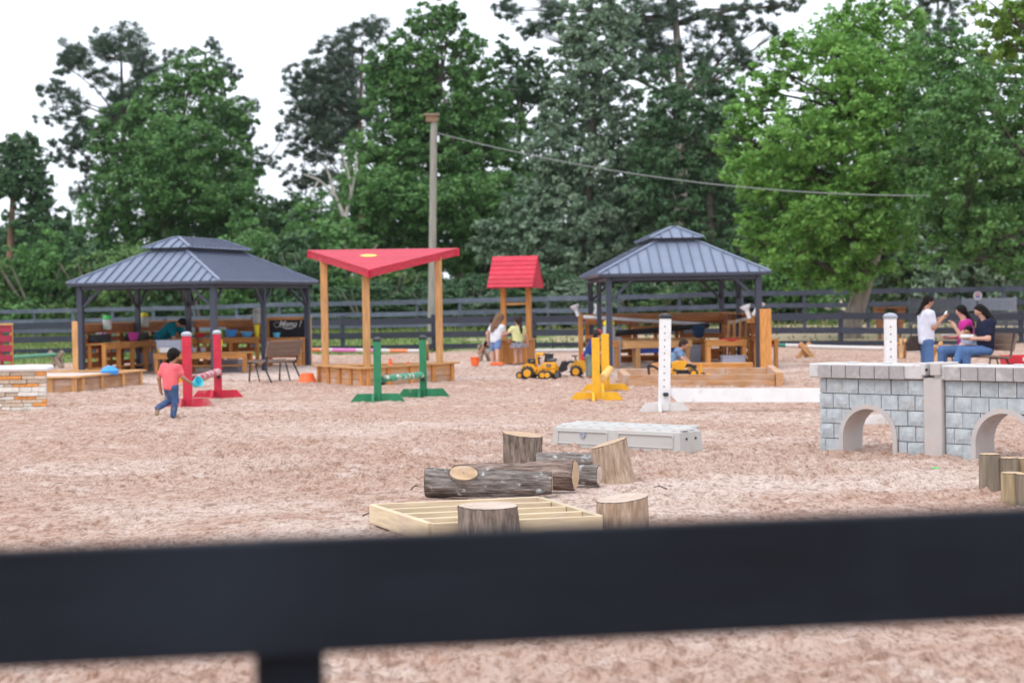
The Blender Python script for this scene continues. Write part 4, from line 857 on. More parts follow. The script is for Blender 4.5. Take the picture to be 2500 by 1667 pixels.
# ------------------------------------------------------------------ right gazebo fittings
pallet_wall('pallet wall across the back of the right gazebo', RR(-1.75, 2.7), PHI_R, 3.45, n=3, skip=((0, 4), (1, 3), (2, 4)))
pallet_wall('pallet wall along the right side of the right gazebo', RR(1.72, -2.6), PHI_R+R(90), 5.2, n=5)
t = thing('corner_post', 'thick orange post at the front right corner of the right gazebo', 'post', RR(1.72, -2.95), PHI_R)
beam('post', (0, 0, 0), (0, 0, 1.28), .24, .17, cedar, t, up=(0, 1, 0))
t = thing('corner_post', 'thin orange post ending the back wall at the left of the right gazebo', 'post', RR(-1.86, 2.7), PHI_R)
beam('post', (0, 0, 0), (0, 0, 1.2), .11, .11, cedar, t, up=(0, 1, 0))
def run(name, label, pts, r, m, cat): return tag(MB().tube(pts, r, 12).build(name, m, smooth=True), label, cat)
run('gutter_pipe', 'long white pipe sloping down along the back wall of the right gazebo', [RR(-1.80, 2.55, 1.11), RR(1.30, 2.55, .87)], .042, pipe_white, 'pipe')
run('gutter_pipe', 'grey white pipe sloping down from the thick orange corner post', [RR(1.52, -2.45, 1.09), RR(1.50, .9, .93)], .042, pipe_white, 'pipe')
run('water_chute', 'black chute rising to the right on the back wall of the right gazebo', [RR(-1.55, 2.5, .66), RR(1.25, 2.5, .86)], .062, gutter_black, 'chute')
def funnel(label, p, lean):
    t = thing('pipe_funnel', label, 'funnel', p); l = Vector(lean)
    MB().tube([(0, 0, 0), l*.5, l], [.045, .045, .05], 12).build('elbow', pipe_white, t, smooth=True)
    M_ = l.to_track_quat('Z', 'Y').to_matrix(); MB().lathe([(.05, 0), (.115, .08), (.12, .12), (.10, .12)], l, 14, M_).build('cup', pipe_white, t, smooth=True)
funnel('white pipe funnel on the thin post, leftmost', RR(-1.92, 2.55, 1.13), (-.05, 0, .16))
funnel('white pipe funnel tilted, second from the left', RR(-1.52, 2.55, 1.17), (.05, .0, .10))
funnel('white pipe funnel on the thick orange post, upright', RR(1.42, -2.75, 1.08), (-.06, 0, .17))
funnel('white pipe funnel on the thick orange post, tilted right', RR(1.50, -2.75, 1.14), (.10, 0, .19))
t = thing('pipe_bracket', 'orange wooden block holding the pipe at the thick orange post', 'bracket', RR(1.46, -2.6, .98), PHI_R); beam('block', (0, 0, 0), (0, 0, .24), .16, .14, cedar, t, up=(0, 1, 0))
# water table
wt = thing('water_table', 'wooden water table with a blue basin in the right gazebo', 'table', RR(-1.15, -1.35), PHI_R)
for y in (0, .72): beam('rim_board', (0, y, .52), (1.5, y, .52), .09, .16, cedar_pale, wt)
for x in (.05, 1.45): beam('rim_board', (x, .047, .52), (x, .673, .52), .09, .158, cedar_pale, wt)
for x in (.30, 1.40):
    for y in (.02, .70): beam('leg', (x, y, 0), (x, y, .437), .10, .10, cedar_pale, wt, up=(0, 1, 0))
MB().add([(.12, .06, .585), (1.38, .06, .585), (1.38, .66, .585), (.12, .66, .585), (.3, .15, .33), (1.2, .15, .33), (1.2, .57, .33), (.3, .57, .33)], [(0, 1, 5, 4), (1, 2, 6, 5), (2, 3, 7, 6), (3, 0, 4, 7), (4, 5, 6, 7)]).build('basin', basin_blue, wt)
counter('orange corner counter along the right side of the right gazebo', RR(1.55, -2.4), PHI_R+R(90), 3.4, D=.55, h=.62, legs=5, shelf=False)
counter('front orange counter beside the thick corner post in the right gazebo', RR(.55, -1.85), PHI_R, .88, D=.42, h=.62, legs=2, shelf=False)
counter('back orange counter below the white pipe in the right gazebo', RR(-1.5, 2.45), PHI_R, 2.6, D=.45, h=.58, legs=4)
wbin('grey bin under the front counter by the thick orange post', RR(1.12, -2.25, .02), PHI_R, .50, .32, .24)
wbin('tall blue grey bin under the corner counter', RR(.55, .6), PHI_R, .45, .4, .42)
wbin('narrow grey bin at the foot of the left posts of the right gazebo', RR(-1.2, .9), PHI_R, .30, .4, .62, plain('pale_bin', (.5, .5, .58)))
t = thing('tool_rack', 'row of pale wooden tool handles above the corner counter', 'tool rack', RR(1.15, -1.4, .62), PHI_R)
for k in range(4): beam('handle', (k*.13, 0, 0), (k*.13+.01, 0, .42), .05, .05, cedar_pale, t, up=(0, 1, 0))
beam('rail', (-.06, .03, .02), (.5, .03, .02), .04, .05, cedar, t)
tag(MB().lathe([(.05, 0), (.12, .05), (.15, .24), (.10, .30), (0.03, .33)], n=14).build('coat_bundle', plain('navy_cloth', (.015, .05, .11), rough=.9), loc=RR(.75, .6, .60)), 'dark blue bundled bag on the corner counter', 'bag')
bucket('red basin hanging in the front counter of the right gazebo', RR(1.10, -2.06, .50), .16, .24, .135, red_pl, 'basin', 'toy_basin')
jug('clear jug with yellow top behind the yellow jump posts', RR(-1.42, -.5, .62), yel_pl, s=1.5)
counter('small stand carrying the yellow topped jug', RR(-1.66, -.35), PHI_R, .45, D=.35, h=.60, legs=2, shelf=False)
bucket('small green ball like jar beside the yellow topped jug', RR(-1.62, -.45, .63), .05, .065, .11, green_pl, 'jar', 'toy_jar')
# big open sand pit in front of the right gazebo
sp = thing('sand_pit', 'low timber sand pit in front of the right gazebo', 'sand pit', G(1534, 945))
o0 = G(1534, 945); o0.z = 0
def tb(name, a, b_, z, w=.14, h=.17, m=cedar_dusty): beam(name, Vector((a.x-o0.x, a.y-o0.y, z)), Vector((b_.x-o0.x, b_.y-o0.y, z)), w, h, m, sp)
f0, f1 = G(1536, 944), G(1893, 942); b0, b1 = G(1590, 921), G(1900, 920)
b0.y = f0.y+3.0; b1.y = f1.y+3.0; b0.x = f0.x+.05; b1.x = f1.x+.28
tb('timber', f0, f1, .035); tb('timber', f0+Vector((.02, .01, 0)), f1+Vector((0, .01, 0)), .165, h=.085)
tb('timber', b0, b1, .075, h=.25); tb('timber', f0+Vector((-.02, .10, 0)), b0+Vector((-.02, -.08, 0)), .085, h=.24); tb('timber', f1+Vector((.06, -.10, 0)), b1+Vector((.06, .07, 0)), .11, h=.27, w=.13)
tb('bench_timber', b0+Vector((.65, .55, 0)), b1+Vector((-.22, .55, 0)), .20, w=.30, h=.16, m=cedar)
for k in range(3): tb('bench_leg', b0+Vector((.8+.7*k, .50, 0)), b0+Vector((.88+.7*k, .50, 0)), .06, w=.2, h=.13)

# ------------------------------------------------------------------ red triangular shade canopy on a sand box
sb = thing('canopy_sandbox', 'wooden corner sandbox under a red triangular roof on three posts', 'sandbox', G(889, 943))
o0 = G(889, 943)
c0 = Vector((0, 0, 0)); c1 = G(776, 936)-o0; c2 = G(1104, 933)-o0
c1 = Vector((c1.x, 1.75, 0)); c2 = Vector((c2.x, 2.0, 0))
hb = .34
for (a, b_) in ((c0, c1), (c0, c2), (c1, c2)):
    d = (b_-a).normalized()
    for k, z in enumerate((.055, .175, .282)):
        beam('wall_board', a+Vector((0, 0, z))+d*.012, b_+Vector((0, 0, z))-d*.012, .03, .112 if k < 2 else .09, cedar_dusty if k < 2 else cedar_pale, sb)
    nr = Vector((d.y, -d.x, 0));  nr = nr if nr.y < 0 else -nr
    n = 4 if (b_-a).length > 1.9 else 3
    for k in range(n+1): 
        q = a.lerp(b_, min(.97, max(.03, k/n)))+nr*.035
        beam('stud', q+Vector((0, 0, -.05)), q+Vector((0, 0, hb-.02)), .04, .09, cedar, sb, up=d)
    ext = .10
    beam('rim', a-d*ext+Vector((0, 0, hb)), b_+d*ext+Vector((0, 0, hb+(.004 if b_ is c2 else 0)+(.004 if a is c1 else 0))), .19, .035, cedar_pale, sb)
MB().prism([(c0.x, c0.y+.15), (c2.x-.2, c2.y-.06), (c1.x+.2, c1.y-.06)], 'z', .02, .22).build('sand_fill', sand_me.materials[0], sb)
ce = (c0+c1+c2)/3
rf = [at(889+13, 661, o0.y-.45)-o0, at(750, 613, o0.y+2.05)-o0, at(1121, 608, o0.y+2.35)-o0]
pp = [Vector((.05, .16, 0)), Vector((at(795, 900, o0.y+1.62).x-o0.x, 1.62, 0)), Vector((at(1074, 900, o0.y+1.85).x-o0.x, 1.85, 0))]
nrm = (rf[1]-rf[0]).cross(rf[2]-rf[0]).normalized(); nrm = nrm if nrm.z > 0 else -nrm
def roof_z(p): return rf[0].z - (nrm.x*(p.x-rf[0].x)+nrm.y*(p.y-rf[0].y))/nrm.z
for p in pp: beam('post', p+Vector((0, 0, .0)), p+Vector((0, 0, roof_z(p)-.07)), .135, .135, cedar_pale, sb, up=(0, 1, 0))
for i, j in ((0, 1), (0, 2), (1, 2)):
    a, b_ = rf[i], rf[j]; d = (b_-a).normalized(); inn = ((rf[0]+rf[1]+rf[2])/3-(a+b_)/2); inn = (inn-d*inn.dot(d)).normalized()
    beam('fascia', a+inn*.04-nrm*.065, b_+inn*.04-nrm*.065, .05, .13, red_roof, sb, up=nrm)
# roof planks run from back edge to front corner, each its own board, cut by the two front edges
bk = (rf[2]-rf[1]).normalized(); dn = bk.cross(nrm); dn = dn if dn.dot(rf[0]-rf[1]) > 0 else -dn
HH = (rf[0]-rf[1]).dot(dn); npl = 15
for k in range(npl):
    s0, s1 = HH*k/npl+.008, HH*(k+1)/npl-.008
    def seg(s): f = s/HH; return rf[1].lerp(rf[0], f), rf[2].lerp(rf[0], f)
    a0, b0_ = seg(s0); a1, b1_ = seg(s1); up_ = nrm*.022; e = Vector((0, 0, 0))
    vs = [a0, b0_, b1_, a1]; vs = [v+nrm*.002 for v in vs]+[v+up_ for v in vs]
    MB().add(vs, [(0, 3, 2, 1), (4, 5, 6, 7), (0, 1, 5, 4), (1, 2, 6, 5), (2, 3, 7, 6), (3, 0, 4, 7)]).build('roof_plank', red_roof, sb)
sc_ = at(889, 623, o0.y+1.0); uv = rf[1].lerp(rf[2], .40).lerp(rf[0], .34)
Mx = Matrix((bk, dn, nrm)).transposed()
MB().lathe([(.15, .0), (.15, .006)], uv+nrm*.024, 20, Mx).build('sun_disc_emblem', plain('emblem_yellow', (.88, .70, .12)), sb)
for k in range(10):
    a = k*.628; MB().add([uv+nrm*.027+Mx @ Vector((math.cos(a+da)*rr, math.sin(a+da)*rr, 0)) for da, rr in ((-.14, .155), (.14, .155), (0, .205))], [(0, 1, 2)]).build('sun_ray_emblem', MATS['emblem_yellow'], sb)
def cone_toy(label, p, h, r, m=orange_pl):
    t = thing('toy_cone', label, 'cone', p); MB().box((0, 0, .01), (r*2.2, r*2.2, .02), bev=.005).build('base', m, t); MB().lathe([(r*.85, .02), (r*.2, h)], n=16).build('body', m, t, smooth=True)
cone_toy('small orange cone in the sandbox behind the green jump post', o0+Vector((.42, 1.15, .21)), .27, .09); cone_toy('tiny orange cone in the sandbox, right of the taller one', o0+Vector((.75, 1.3, .21)), .19, .08)
bucket('orange sandcastle bucket upside down left of the canopy sandbox', G(750, 936), .20, .12, .20, orange_pl, rim=False); 
bucket('orange bucket on the sand between sandbox and well', G(1160, 893), .085, .115, .21, orange_pl)
tag(MB().lathe([(.0, 0), (.09, .02), (.13, .07), (.10, .13), (0.03, .15)], n=14).build('green_shell', green_pl, smooth=True, loc=G(492, 932)), 'green plastic shell toy lying on the sand by the red jump', 'toy')
bucket('yellow orange cup toy on the sand behind the red post', G(443, 934), .08, .11, .14, plain('amber_plastic', (.9, .4, .03)), 'cup', 'toy_cup')

# ------------------------------------------------------------------ wishing well play house
we0 = G(1262, 887); we0.y += .30; we0.z = 0
we = thing('wishing_well', 'wooden wishing well with a pitched red shingle roof', 'well', we0, R(-15))
for x in (-.32, .32): beam('post', (x, 0, 0), (x, 0, 2.05), .12, .12, cedar, we, up=(0, 1, 0))
for k in range(6):
    x = -.38+.76*(k+.5)/6
    for y in (-.33, .33): beam('box_plank', (x, y, 0), (x, y, .56), .028, .76/6-.006, cedar, we, up=(1, 0, 0))
for x in (-.365, .365):
    for k in range(5): beam('side_plank', (x, -.25+.125*k, 0), (x, -.25+.125*k, .56), .12, .028, cedar, we, up=(1, 0, 0))
for y in (-.335, .335): beam('box_rim', (-.42, y, .577), (.42, y, .577), .10, .03, cedar_pale, we)
for x in (-.37, .37): beam('box_rim', (x, -.284, .577), (x, .284, .577), .10, .029, cedar_pale, we)
zr, ze, yE, nS = 2.61, 1.83, .60, 7
for sy in (-1, 1):
    for k in range(nS):
        s0, s1 = k/nS, min(1.0, (k+1)/nS+.03)
        P_ = lambda s, x, l: Vector((x, sy*yE*s, zr+(ze-zr)*s+l))
        vs = [P_(s0, -.57, .010), P_(s0, .57, .010), P_(s1, .57, .036), P_(s1, -.57, .036)]; vs += [v+Vector((0, -sy*.012, -.016)) for v in vs]
        MB().add(vs, [(0, 1, 2, 3), (4, 7, 6, 5), (0, 4, 5, 1), (1, 5, 6, 2), (2, 6, 7, 3), (3, 7, 4, 0)]).build('roof_shingle', red_roof, we)
for x in (-.55, .55): MB().prism([(0, zr-.02), (-yE+.03, ze), (yE-.03, ze)], 'x', x-.012, x+.012).build('gable_panel', red_paint, we)
MB().tube([(-.32, 0, 1.45), (.32, 0, 1.45)], .035, 10).build('windlass', cedar_pale, we)
bucket('small black bucket hanging at the rim of the well', we0+Vector((.05, -.20, .60)), .09, .12, .22, toy_black)
# ------------------------------------------------------------------ jumps: standards and rails
def standard(label, base, h, m, mfoot, rz=0, cap=None, w=.115, foot=.46, fh=.135, holes=False, lean=0.0, group='jump standards'):
    t = thing('jump_standard', label, 'jump standard', base, rz, group)
    po = MB().box((0, 0, h/2), (w, w, h), bev=.006).build('post', m, t); po.rotation_euler = (0, lean, 0)
    for sx in (-1, 1):       # trapezoid foot boards, one each side of the post, and the pair across
        MB().prism([(sx*(w/2+.002), -.03), (sx*foot, -.03), (sx*(foot-.135), fh), (sx*(w/2+.002), fh)], 'y', -w/2-.02, -w/2+.02).build('foot', mfoot, t)
        MB().prism([(sx*(w/2+.024), -.03), (sx*(foot*.92), -.03), (sx*(foot*.92-.135), fh), (sx*(w/2+.024), fh)], 'x', -w/2-.02, -w/2+.02).build('foot', mfoot, t)
    if cap: 
        c_ = MB().lathe([(w*.78, h-.03), (w*.80, h+.004), (w*.55, h+.03), (.012, h+.042)], n=4, M=Matrix.Rotation(R(45), 3, 'Z')).build('cap', cap, t); c_.rotation_euler = (0, lean, 0)
    if holes:
        hb_ = MB()
        for k in range(11): hb_.lathe([(.009, 0), (.009, .003)], (-.01, -w/2-.002, .25+.092*k), 8, Matrix.Rotation(R(90), 3, 'X'))
        o = hb_.build('peg_holes', toy_black, t); o.rotation_euler = (0, lean, 0)
    return t
def rail(label, a, b, r, m, stripes=None, n=12, name='jump_rail', cat='jump rail', cups=True):
    a, b = Vector(a), Vector(b)
    t = thing(name, label, cat, (a+b)/2); o = (a+b)/2
    if stripes is None: MB().tube([a-o, (b-a)*.5+a-o, b-o], r, n).build('pole', m, t, smooth=True)
    else:
        s = 0
        for (ln, mm) in stripes:
            MB().tube([a.lerp(b, s)-o, a.lerp(b, s+ln)-o], r, n).build('painted_band', mm, t, smooth=True); s += ln
    return t
def cupp(p, parent_label):
    return tag(MB().box((0, 0, 0), (.07, .10, .05), bev=.01).build('jump_cup', steel_black, loc=p), parent_label, 'jump cup')
g0, g1 = G(923, 981), G(1034, 968); g0.z = g1.z = 0
standard('green jump post with black cap, nearer one', g0, .98, green_paint, green_paint, cap=cap_black); standard('green jump post with black cap, farther one', g1, .97, green_paint, green_paint, cap=cap_black)
rail('worn green and white pole between the two green jump posts', g0+Vector((.09, .10, .36)), g1+Vector((-.02, -.12, .36)), .052, green_worn)
cupp(g1+Vector((.0, -.10, .29)), 'black cup holding the green pole on the farther green post'); cupp(g0+Vector((.085, .02, .29)), 'black cup holding the green pole on the nearer green post')
g0, g1 = G(459, 993), G(533, 971); g0.z = g1.z = 0
standard('red jump post with pale cap beside the running child', g0, 1.12, red_paint, red_dusty, cap=cap_grey, w=.13); standard('red jump post with pale cap, farther one behind', g1, 1.10, red_paint, red_paint, cap=cap_grey, w=.12)
rail('worn pinkish red pole between the two red jump posts', g0+Vector((.10, .12, .42)), g1+Vector((.02, -.13, .44)), .06, red_worn); cupp(g1+Vector((.03, -.10, .36)), 'black cup holding the red pole')
g0, g1 = G(1456, 978), G(1479, 956); g0.z = g1.z = 0
standard('yellow jump post without cap, nearer and left', g0, .965, yellow_paint, yellow_paint, w=.118, foot=.45); standard('yellow jump post without cap, farther and right', g1, .97, yellow_paint, yellow_paint, w=.125, foot=.45)
rail('short pale yellow pole between the two yellow jump posts', g0+Vector((.10, .10, .33)), g1+Vector((.06, -.13, .38)), .065, yellow_worn); cupp(g1+Vector((.02, -.10, .28)), 'black cup under the yellow pole')
g0, g1 = G(1621, 1003), G(2176, 1028); g0.z = g1.z = 0
standard('tall white jump post with peg holes and dark cap', g0, 1.31, white_paint, white_worn, cap=cap_black, w=.155, foot=.385, fh=.12, holes=True, lean=R(1.6)); standard('tall white jump post rising behind the block wall', g1, 1.30, white_paint, white_worn, cap=cap_grey, w=.135, foot=.385, fh=.09, holes=True)
t = thing('white_plank', 'long white jump plank between the white posts', 'jump plank', g0+Vector((0, 0, 0)), 0); e = Vector((g1.x-g0.x, -.75, 0))
d = e.normalized()
poly = [(.13, .19), (.20, .125), (e.length-.2, .125), (e.length-.12, .19), (e.length-.12, .315), (.08, .315), (.06, .25)]
pl = MB().prism(poly, 'y', -.02, .02).build('plank', white_paint, t); pl.rotation_euler = (0, 0, math.atan2(e.y, e.x))
cupp(g0+Vector((.02, -.10, .235)), 'black strap cup on the tall white post'); 

# ------------------------------------------------------------------ cavaletti poles on crossed wooden blocks
def cross_block(label, p, rz=0, m=cedar_pale, s=1.0):
    t = thing('pole_block', label, 'pole block', p, rz)
    beam('arm', (-.24*s, 0, 0), (.20*s, 0, .46*s), .07, .11, m, t); beam('arm', (.24*s, -.09, 0), (-.20*s, -.09, .46*s), .07, .11, m, t); beam('arm', (.12*s, .08, 0), (-.05*s, .08, .40*s), .06, .09, m, t)
    return t
W_, O_ = white_worn, plain('pole_orange', (.78, .26, .11)); P_ = plain('pole_pink', (.70, .22, .52)); Gp = plain('pole_green', (.03, .22, .17)); Rp = plain('pole_red', (.55, .04, .07))
def cav(label, xa, ya, xb, yb, Y0, Y1, stripes, m=None): return rail(label, at(xa, ya, Y0), at(xb, yb, Y1), .05, m or W_, stripes, name='ground_pole', cat='pole')
cav('pink, orange and white striped pole lying behind the shade canopy', 690, 853, 1032, 857, 48.5, 48.5, [(.14, W_), (.13, O_), (.085, W_), (.17, P_), (.05, W_), (.08, P_), (.11, W_), (.125, O_), (.11, W_)])
cross_block('light wooden cross block at the end of the striped pole', Vector((at(1035, 862, 48.5).x, 48.5, 0)), R(90))
cross_block('wooden block left of the well that the child steps on', Vector((at(1178, 862, 47.0).x, 47.0, 0)), R(70), grey_wood, 1.0)
cav('pale pole running right from the wooden block by the well', 1186, 858, 1440, 855, 46.8, 47.4, None, white_worn)
cav('green pole on the ground at the left behind the stone wall', -30, 877, 134, 866, 44, 47.0, None, plain('pole_mint', (.09, .34, .20)))
cross_block('weathered cross block holding the green pole at the left', Vector((at(140, 868, 47).x, 47, 0)), R(-30), grey_wood, .9)
cav('green, white and red banded pole right of the right gazebo', 1876, 842, 1966, 845, 46, 46, [(.12, Rp), (.34, Gp), (.34, W_), (.2, Rp)])
cross_block('light cross block between banded pole and long white pole', Vector((at(1964, 860, 45.5).x, 45.5, 0)), R(15), cedar_pale, .8)
cav('long white pole leading toward the standing woman', 1972, 846, 2200, 852, 45.4, 44.5, None)
cross_block('light cross block behind the farther white jump post', Vector((at(2200, 868, 43.5).x, 43.5, 0)), R(80))
cav('short white pole behind the standing woman', 2216, 855, 2320, 861, 43, 42, None); cross_block('light cross block right of the standing woman', Vector((at(2292, 880, 40.5).x, 40.5, 0)), R(60))

# ------------------------------------------------------------------ benches
def bench(label, loc, rz, L=1.0):
    """faces local -y"""
    t = thing('bench', label, 'bench', loc, rz)
    for k in range(3): beam('seat_slat', (-L/2, -.20+.145*k, .42+.012*(1-k)), (L/2, -.20+.145*k, .42+.012*(1-k)), .135, .035, bench_slat, t)
    for k in range(3): beam('back_slat', (-L/2, .235+.03*k, .57+.105*k), (L/2, .235+.03*k, .57+.105*k), .03, .098, bench_slat, t, up=(0, .28, 1))
    for sx in (-1, 1):
        x = sx*(L/2-.06); f = MB()
        f.tube([(x, -.27, 0), (x, -.24, .40), (x, .17, .395), (x, .205, .45), (x, .285, .86)], .018, 8); f.build('side_frame', steel_black, t, smooth=True)
        MB().tube([(x, .10, .39), (x, .33, 0)], .018, 8).build('leg', steel_black, t); MB().tube([(x, -.10, .39), (x, .02, .0)], .014, 8).build('leg', steel_black, t)
        MB().tube([(x, -.30, .012), (x, -.22, .012)], .02, 8).build('foot', steel_black, t); MB().tube([(x, .29, .012), (x, .37, .012)], .02, 8).build('foot', steel_black, t)
    return t
bp = G(664, 934); bp.z = 0
bench('brown slatted bench with black legs seen from behind, by the play kitchen', bp+Vector((.04, .10, 0)), R(-125), 1.0)
BENCH = Vector((at(2389, 900, 33.2).x, 33.2, 0)); BRZ = R(-68)
bench('brown bench with black legs that the women sit on', BENCH, BRZ, 1.45)

# ------------------------------------------------------------------ ride-on toys
def wheel(t, c, r, w, m_rim=toy_yellow, ax='y'):
    M_ = Matrix.Rotation(R(90), 3, 'X')
    ty = MB().lathe([(r*.86, -w/2), (r, -w*.36), (r, w*.36), (r*.86, w/2)], n=20, M=M_).build('wheel', toy_black, t, smooth=True, loc=c)
    MB().lathe([(r*.60, -w/2-.006), (r*.60, w/2+.006)], n=16, M=M_).build('rim', m_rim, ty, smooth=True)
    lug = MB()
    for k in range(12):
        a = k*math.pi/6; lug.box((math.cos(a)*r*.98, 0, math.sin(a)*r*.98), (.035*r/.1, w*.8, .02*r/.1), M=Matrix.Rotation(-a, 3, 'Y'))
    lug.build('tread', toy_black, ty)
    return ty
def plate(t, p, rz, s=.05):
    pl = MB().box((0, 0, 0), (s*1.5, .004, s), bev=.001).build('badge', toy_black, t, loc=p, rz=rz)
    lt = link('badge_lettering', text_mesh('CAT', s*.62, chalk, 'badge_lettering', 0, .001), pl, (0, -.004, 0)); lt.rotation_euler = (R(90), 0, 0)
p = G(1318, 925); p.z = 0
t = thing('toy_grader', 'yellow ride-on toy tractor with black seat and cab frame, near the well', 'toy vehicle', p, R(-14))
MB().prism([(-.34, .14), (-.20, .14), (-.14, .10), (.34, .10), (.36, .26), (.10, .30), (.02, .24), (-.06, .24), (-.10, .30), (-.26, .30), (-.34, .24)], 'y', -.14, .14).build('body', toy_yellow, t)
MB().prism([(-.27, .20), (-.30, .27), (-.22, .315), (-.10, .30), (-.02, .20), (-.06, .12), (-.1, .22), (-.22, .25)], 'y', -.19, -.13).build('fender', toy_yellow, t); MB().box((.22, -.10, .26), (.27, .14, .14), bev=.02).build('rear_hull', toy_yellow, t)
MB().box((-.15, 0, .35), (.15, .14, .10), bev=.01).build('engine_cover', toy_black, t); plate(t, (-.13, -.075, .36), 0, .045)
for y in (-.10, .10): MB().tube([(-.035, y, .30), (-.04, y, .50), (.10, y, .47)], .022, 8).build('cab_frame', toy_yellow, t, smooth=True)
MB().box((.03, 0, .50), (.15, .22, .035), bev=.01).build('cab_roof', toy_yellow, t)
MB().prism([(.08, .26), (.20, .26), (.24, .36), (.26, .49), (.14, .50), (.12, .38)], 'y', -.11, .11).build('seat', toy_black, t); MB().box((.25, 0, .37), (.16, .24, .07), bev=.02).build('seat_cover', toy_grey, t)
MB().tube([(.0, 0, .27), (-.02, 0, .40)], .012, 8).build('steering_column', toy_black, t); MB().lathe([(.05, 0), (.06, .01), (.05, .02)], (-.02, 0, .40), 14).build('steering_wheel', toy_black, t)
for y in (-.19, .19): wheel(t, (-.20, y, .125), .125, .09); wheel(t, (.10, y, .085), .085, .07); wheel(t, (.20, y, .085), .085, .07)
wheel(t, (-.375, -.10, .075), .075, .05); wheel(t, (-.375, .10, .075), .075, .05); wheel(t, (.37, -.10, .08), .08, .07, toy_grey); plate(t, (.22, -.175, .27), 0, .06)
MB().box((.24, -.165, .155), (.2, .03, .06), bev=.01).build('step', toy_yellow, t); MB().tube([(-.31, 0, .17), (-.385, 0, .11)], .03, 8).build('drawbar', toy_yellow, t); MB().tube([(-.375, -.1, .075), (-.375, .1, .075)], .015, 8).build('axle', toy_grey, t)

p = G(1418, 920); p.z = 0
t = thing('toy_loader', 'yellow toy wheel loader with black bucket beside the boy in navy', 'toy vehicle', p, R(-8))
MB().prism([(-.18, .10), (.30, .10), (.34, .24), (.02, .34), (-.10, .32), (-.20, .22)], 'y', -.12, .12).build('body', toy_yellow, t)
MB().prism([(-.50, .16), (-.36, .10), (-.28, .14), (-.29, .32), (-.36, .32), (-.40, .22)], 'y', -.17, .17).build('bucket', toy_black, t)
for y in (-.10, .10): MB().tube([(-.05, y, .29), (-.22, y, .31), (-.33, y, .21)], .022, 8).build('lift_arm', toy_black, t)
MB().box((.06, 0, .40), (.10, .12, .14), bev=.02).build('seat', red_pl, t); MB().tube([(-.08, 0, .31), (-.12, 0, .42)], .014, 8).build('steering_column', toy_black, t); MB().lathe([(.06, 0), (.07, .012), (.06, .024)], (-.12, 0, .41), 14).build('steering_wheel', toy_black, t)
for y in (-.16, .16): wheel(t, (-.08, y, .115), .115, .09); wheel(t, (.30, y, .125), .125, .09)
o0 = G(1700, 943); 
p = Vector((at(1682, 905, 33.6).x, 33.6, .10))
t = thing('toy_dump_truck', 'yellow toy dump truck with raised bed in the sand pit', 'toy vehicle', p, R(4))
MB().prism([(-.42, .24), (-.38, .17), (-.12, .14), (-.08, .22), (-.04, .30), (-.20, .31)], 'y', -.13, .13).build('dump_bed', toy_yellow, t); MB().prism([(-.38, .07), (.12, .07), (.14, .13), (-.36, .14)], 'y', -.07, .07).build('chassis', toy_black, t)
MB().prism([(-.02, .04), (.18, .04), (.20, .13), (.02, .17), (-.02, .14)], 'y', -.12, .12).build('cab', toy_yellow, t); MB().box((-.02, 0, .22), (.14, .14, .06), bev=.015).build('canopy', toy_black, t); MB().box((.09, 0, .19), (.08, .16, .07), bev=.01).build('windscreen', toy_black, t)
for x in (-.30, .06): 
    for y in (-.11, .11): wheel(t, (x, y, .075), .082, .06)
MB().tube([(.16, 0, .12), (.30, 0, .05)], .018, 8).build('push_arm', toy_black, t); MB().box((.36, 0, .04), (.06, .12, .05), bev=.01).build('blade', toy_yellow, t); MB().tube([(.22, -.05, .08), (.20, -.05, .24)], .022, 8).build('lever', toy_yellow, t)
p = Vector((at(1612, 910, 33.3).x, 33.3, .10))
t = thing('toy_excavator', 'yellow and black toy excavator behind the tall white post', 'toy vehicle', p, R(0))
MB().box((.10, 0, .13), (.24, .18, .12), bev=.02).build('body', toy_yellow, t); MB().box((.10, 0, .045), (.30, .22, .07), bev=.03).build('tracks', toy_black, t); MB().box((.14, 0, .24), (.12, .14, .12), bev=.02).build('cab', toy_black, t)
MB().tube([(.0, 0, .15), (-.12, 0, .22), (-.22, 0, .25)], .022, 8).build('boom', toy_black, t); MB().tube([(-.22, 0, .25), (-.20, 0, .07)], .022, 8).build('stick', toy_black, t); MB().prism([(-.22, .0), (-.08, .0), (-.09, .07), (-.20, .08)], 'y', -.06, .06).build('scoop', toy_yellow, t)
t = thing('toy_spade', 'small wooden handled spade standing in the sand pit', 'spade', Vector((at(1772, 905, 33.8).x, 33.8, .07))); MB().tube([(0, 0, .06), (-.02, 0, .25)], .012, 8).build('handle', cedar_pale, t); MB().box((0, 0, .03), (.06, .015, .10), bev=.005).build('blade', cyan_pl, t)
t = thing('red_wagon', 'red toy wagon cut off at the right edge', 'wagon', Vector((at(2497, 900, 35).x, 35.0, 0)), R(4))
MB().add([(-.36, -.2, .17), (.5, -.2, .17), (.5, .2, .17), (-.36, .2, .17), (-.38, -.23, .36), (.52, -.23, .36), (.52, .23, .36), (-.38, .23, .36)], [(0, 3, 2, 1), (0, 1, 5, 4), (1, 2, 6, 5), (2, 3, 7, 6), (3, 0, 4, 7)]).build('tray', red_pl, t)
for x in (-.24, .38):
    for y in (-.22, .22): wheel(t, (x, y, .10), .10, .05, chalk)
MB().box((0.02, -.232, .29), (.20, .004, .07)).build('white_sticker', chalk, t)

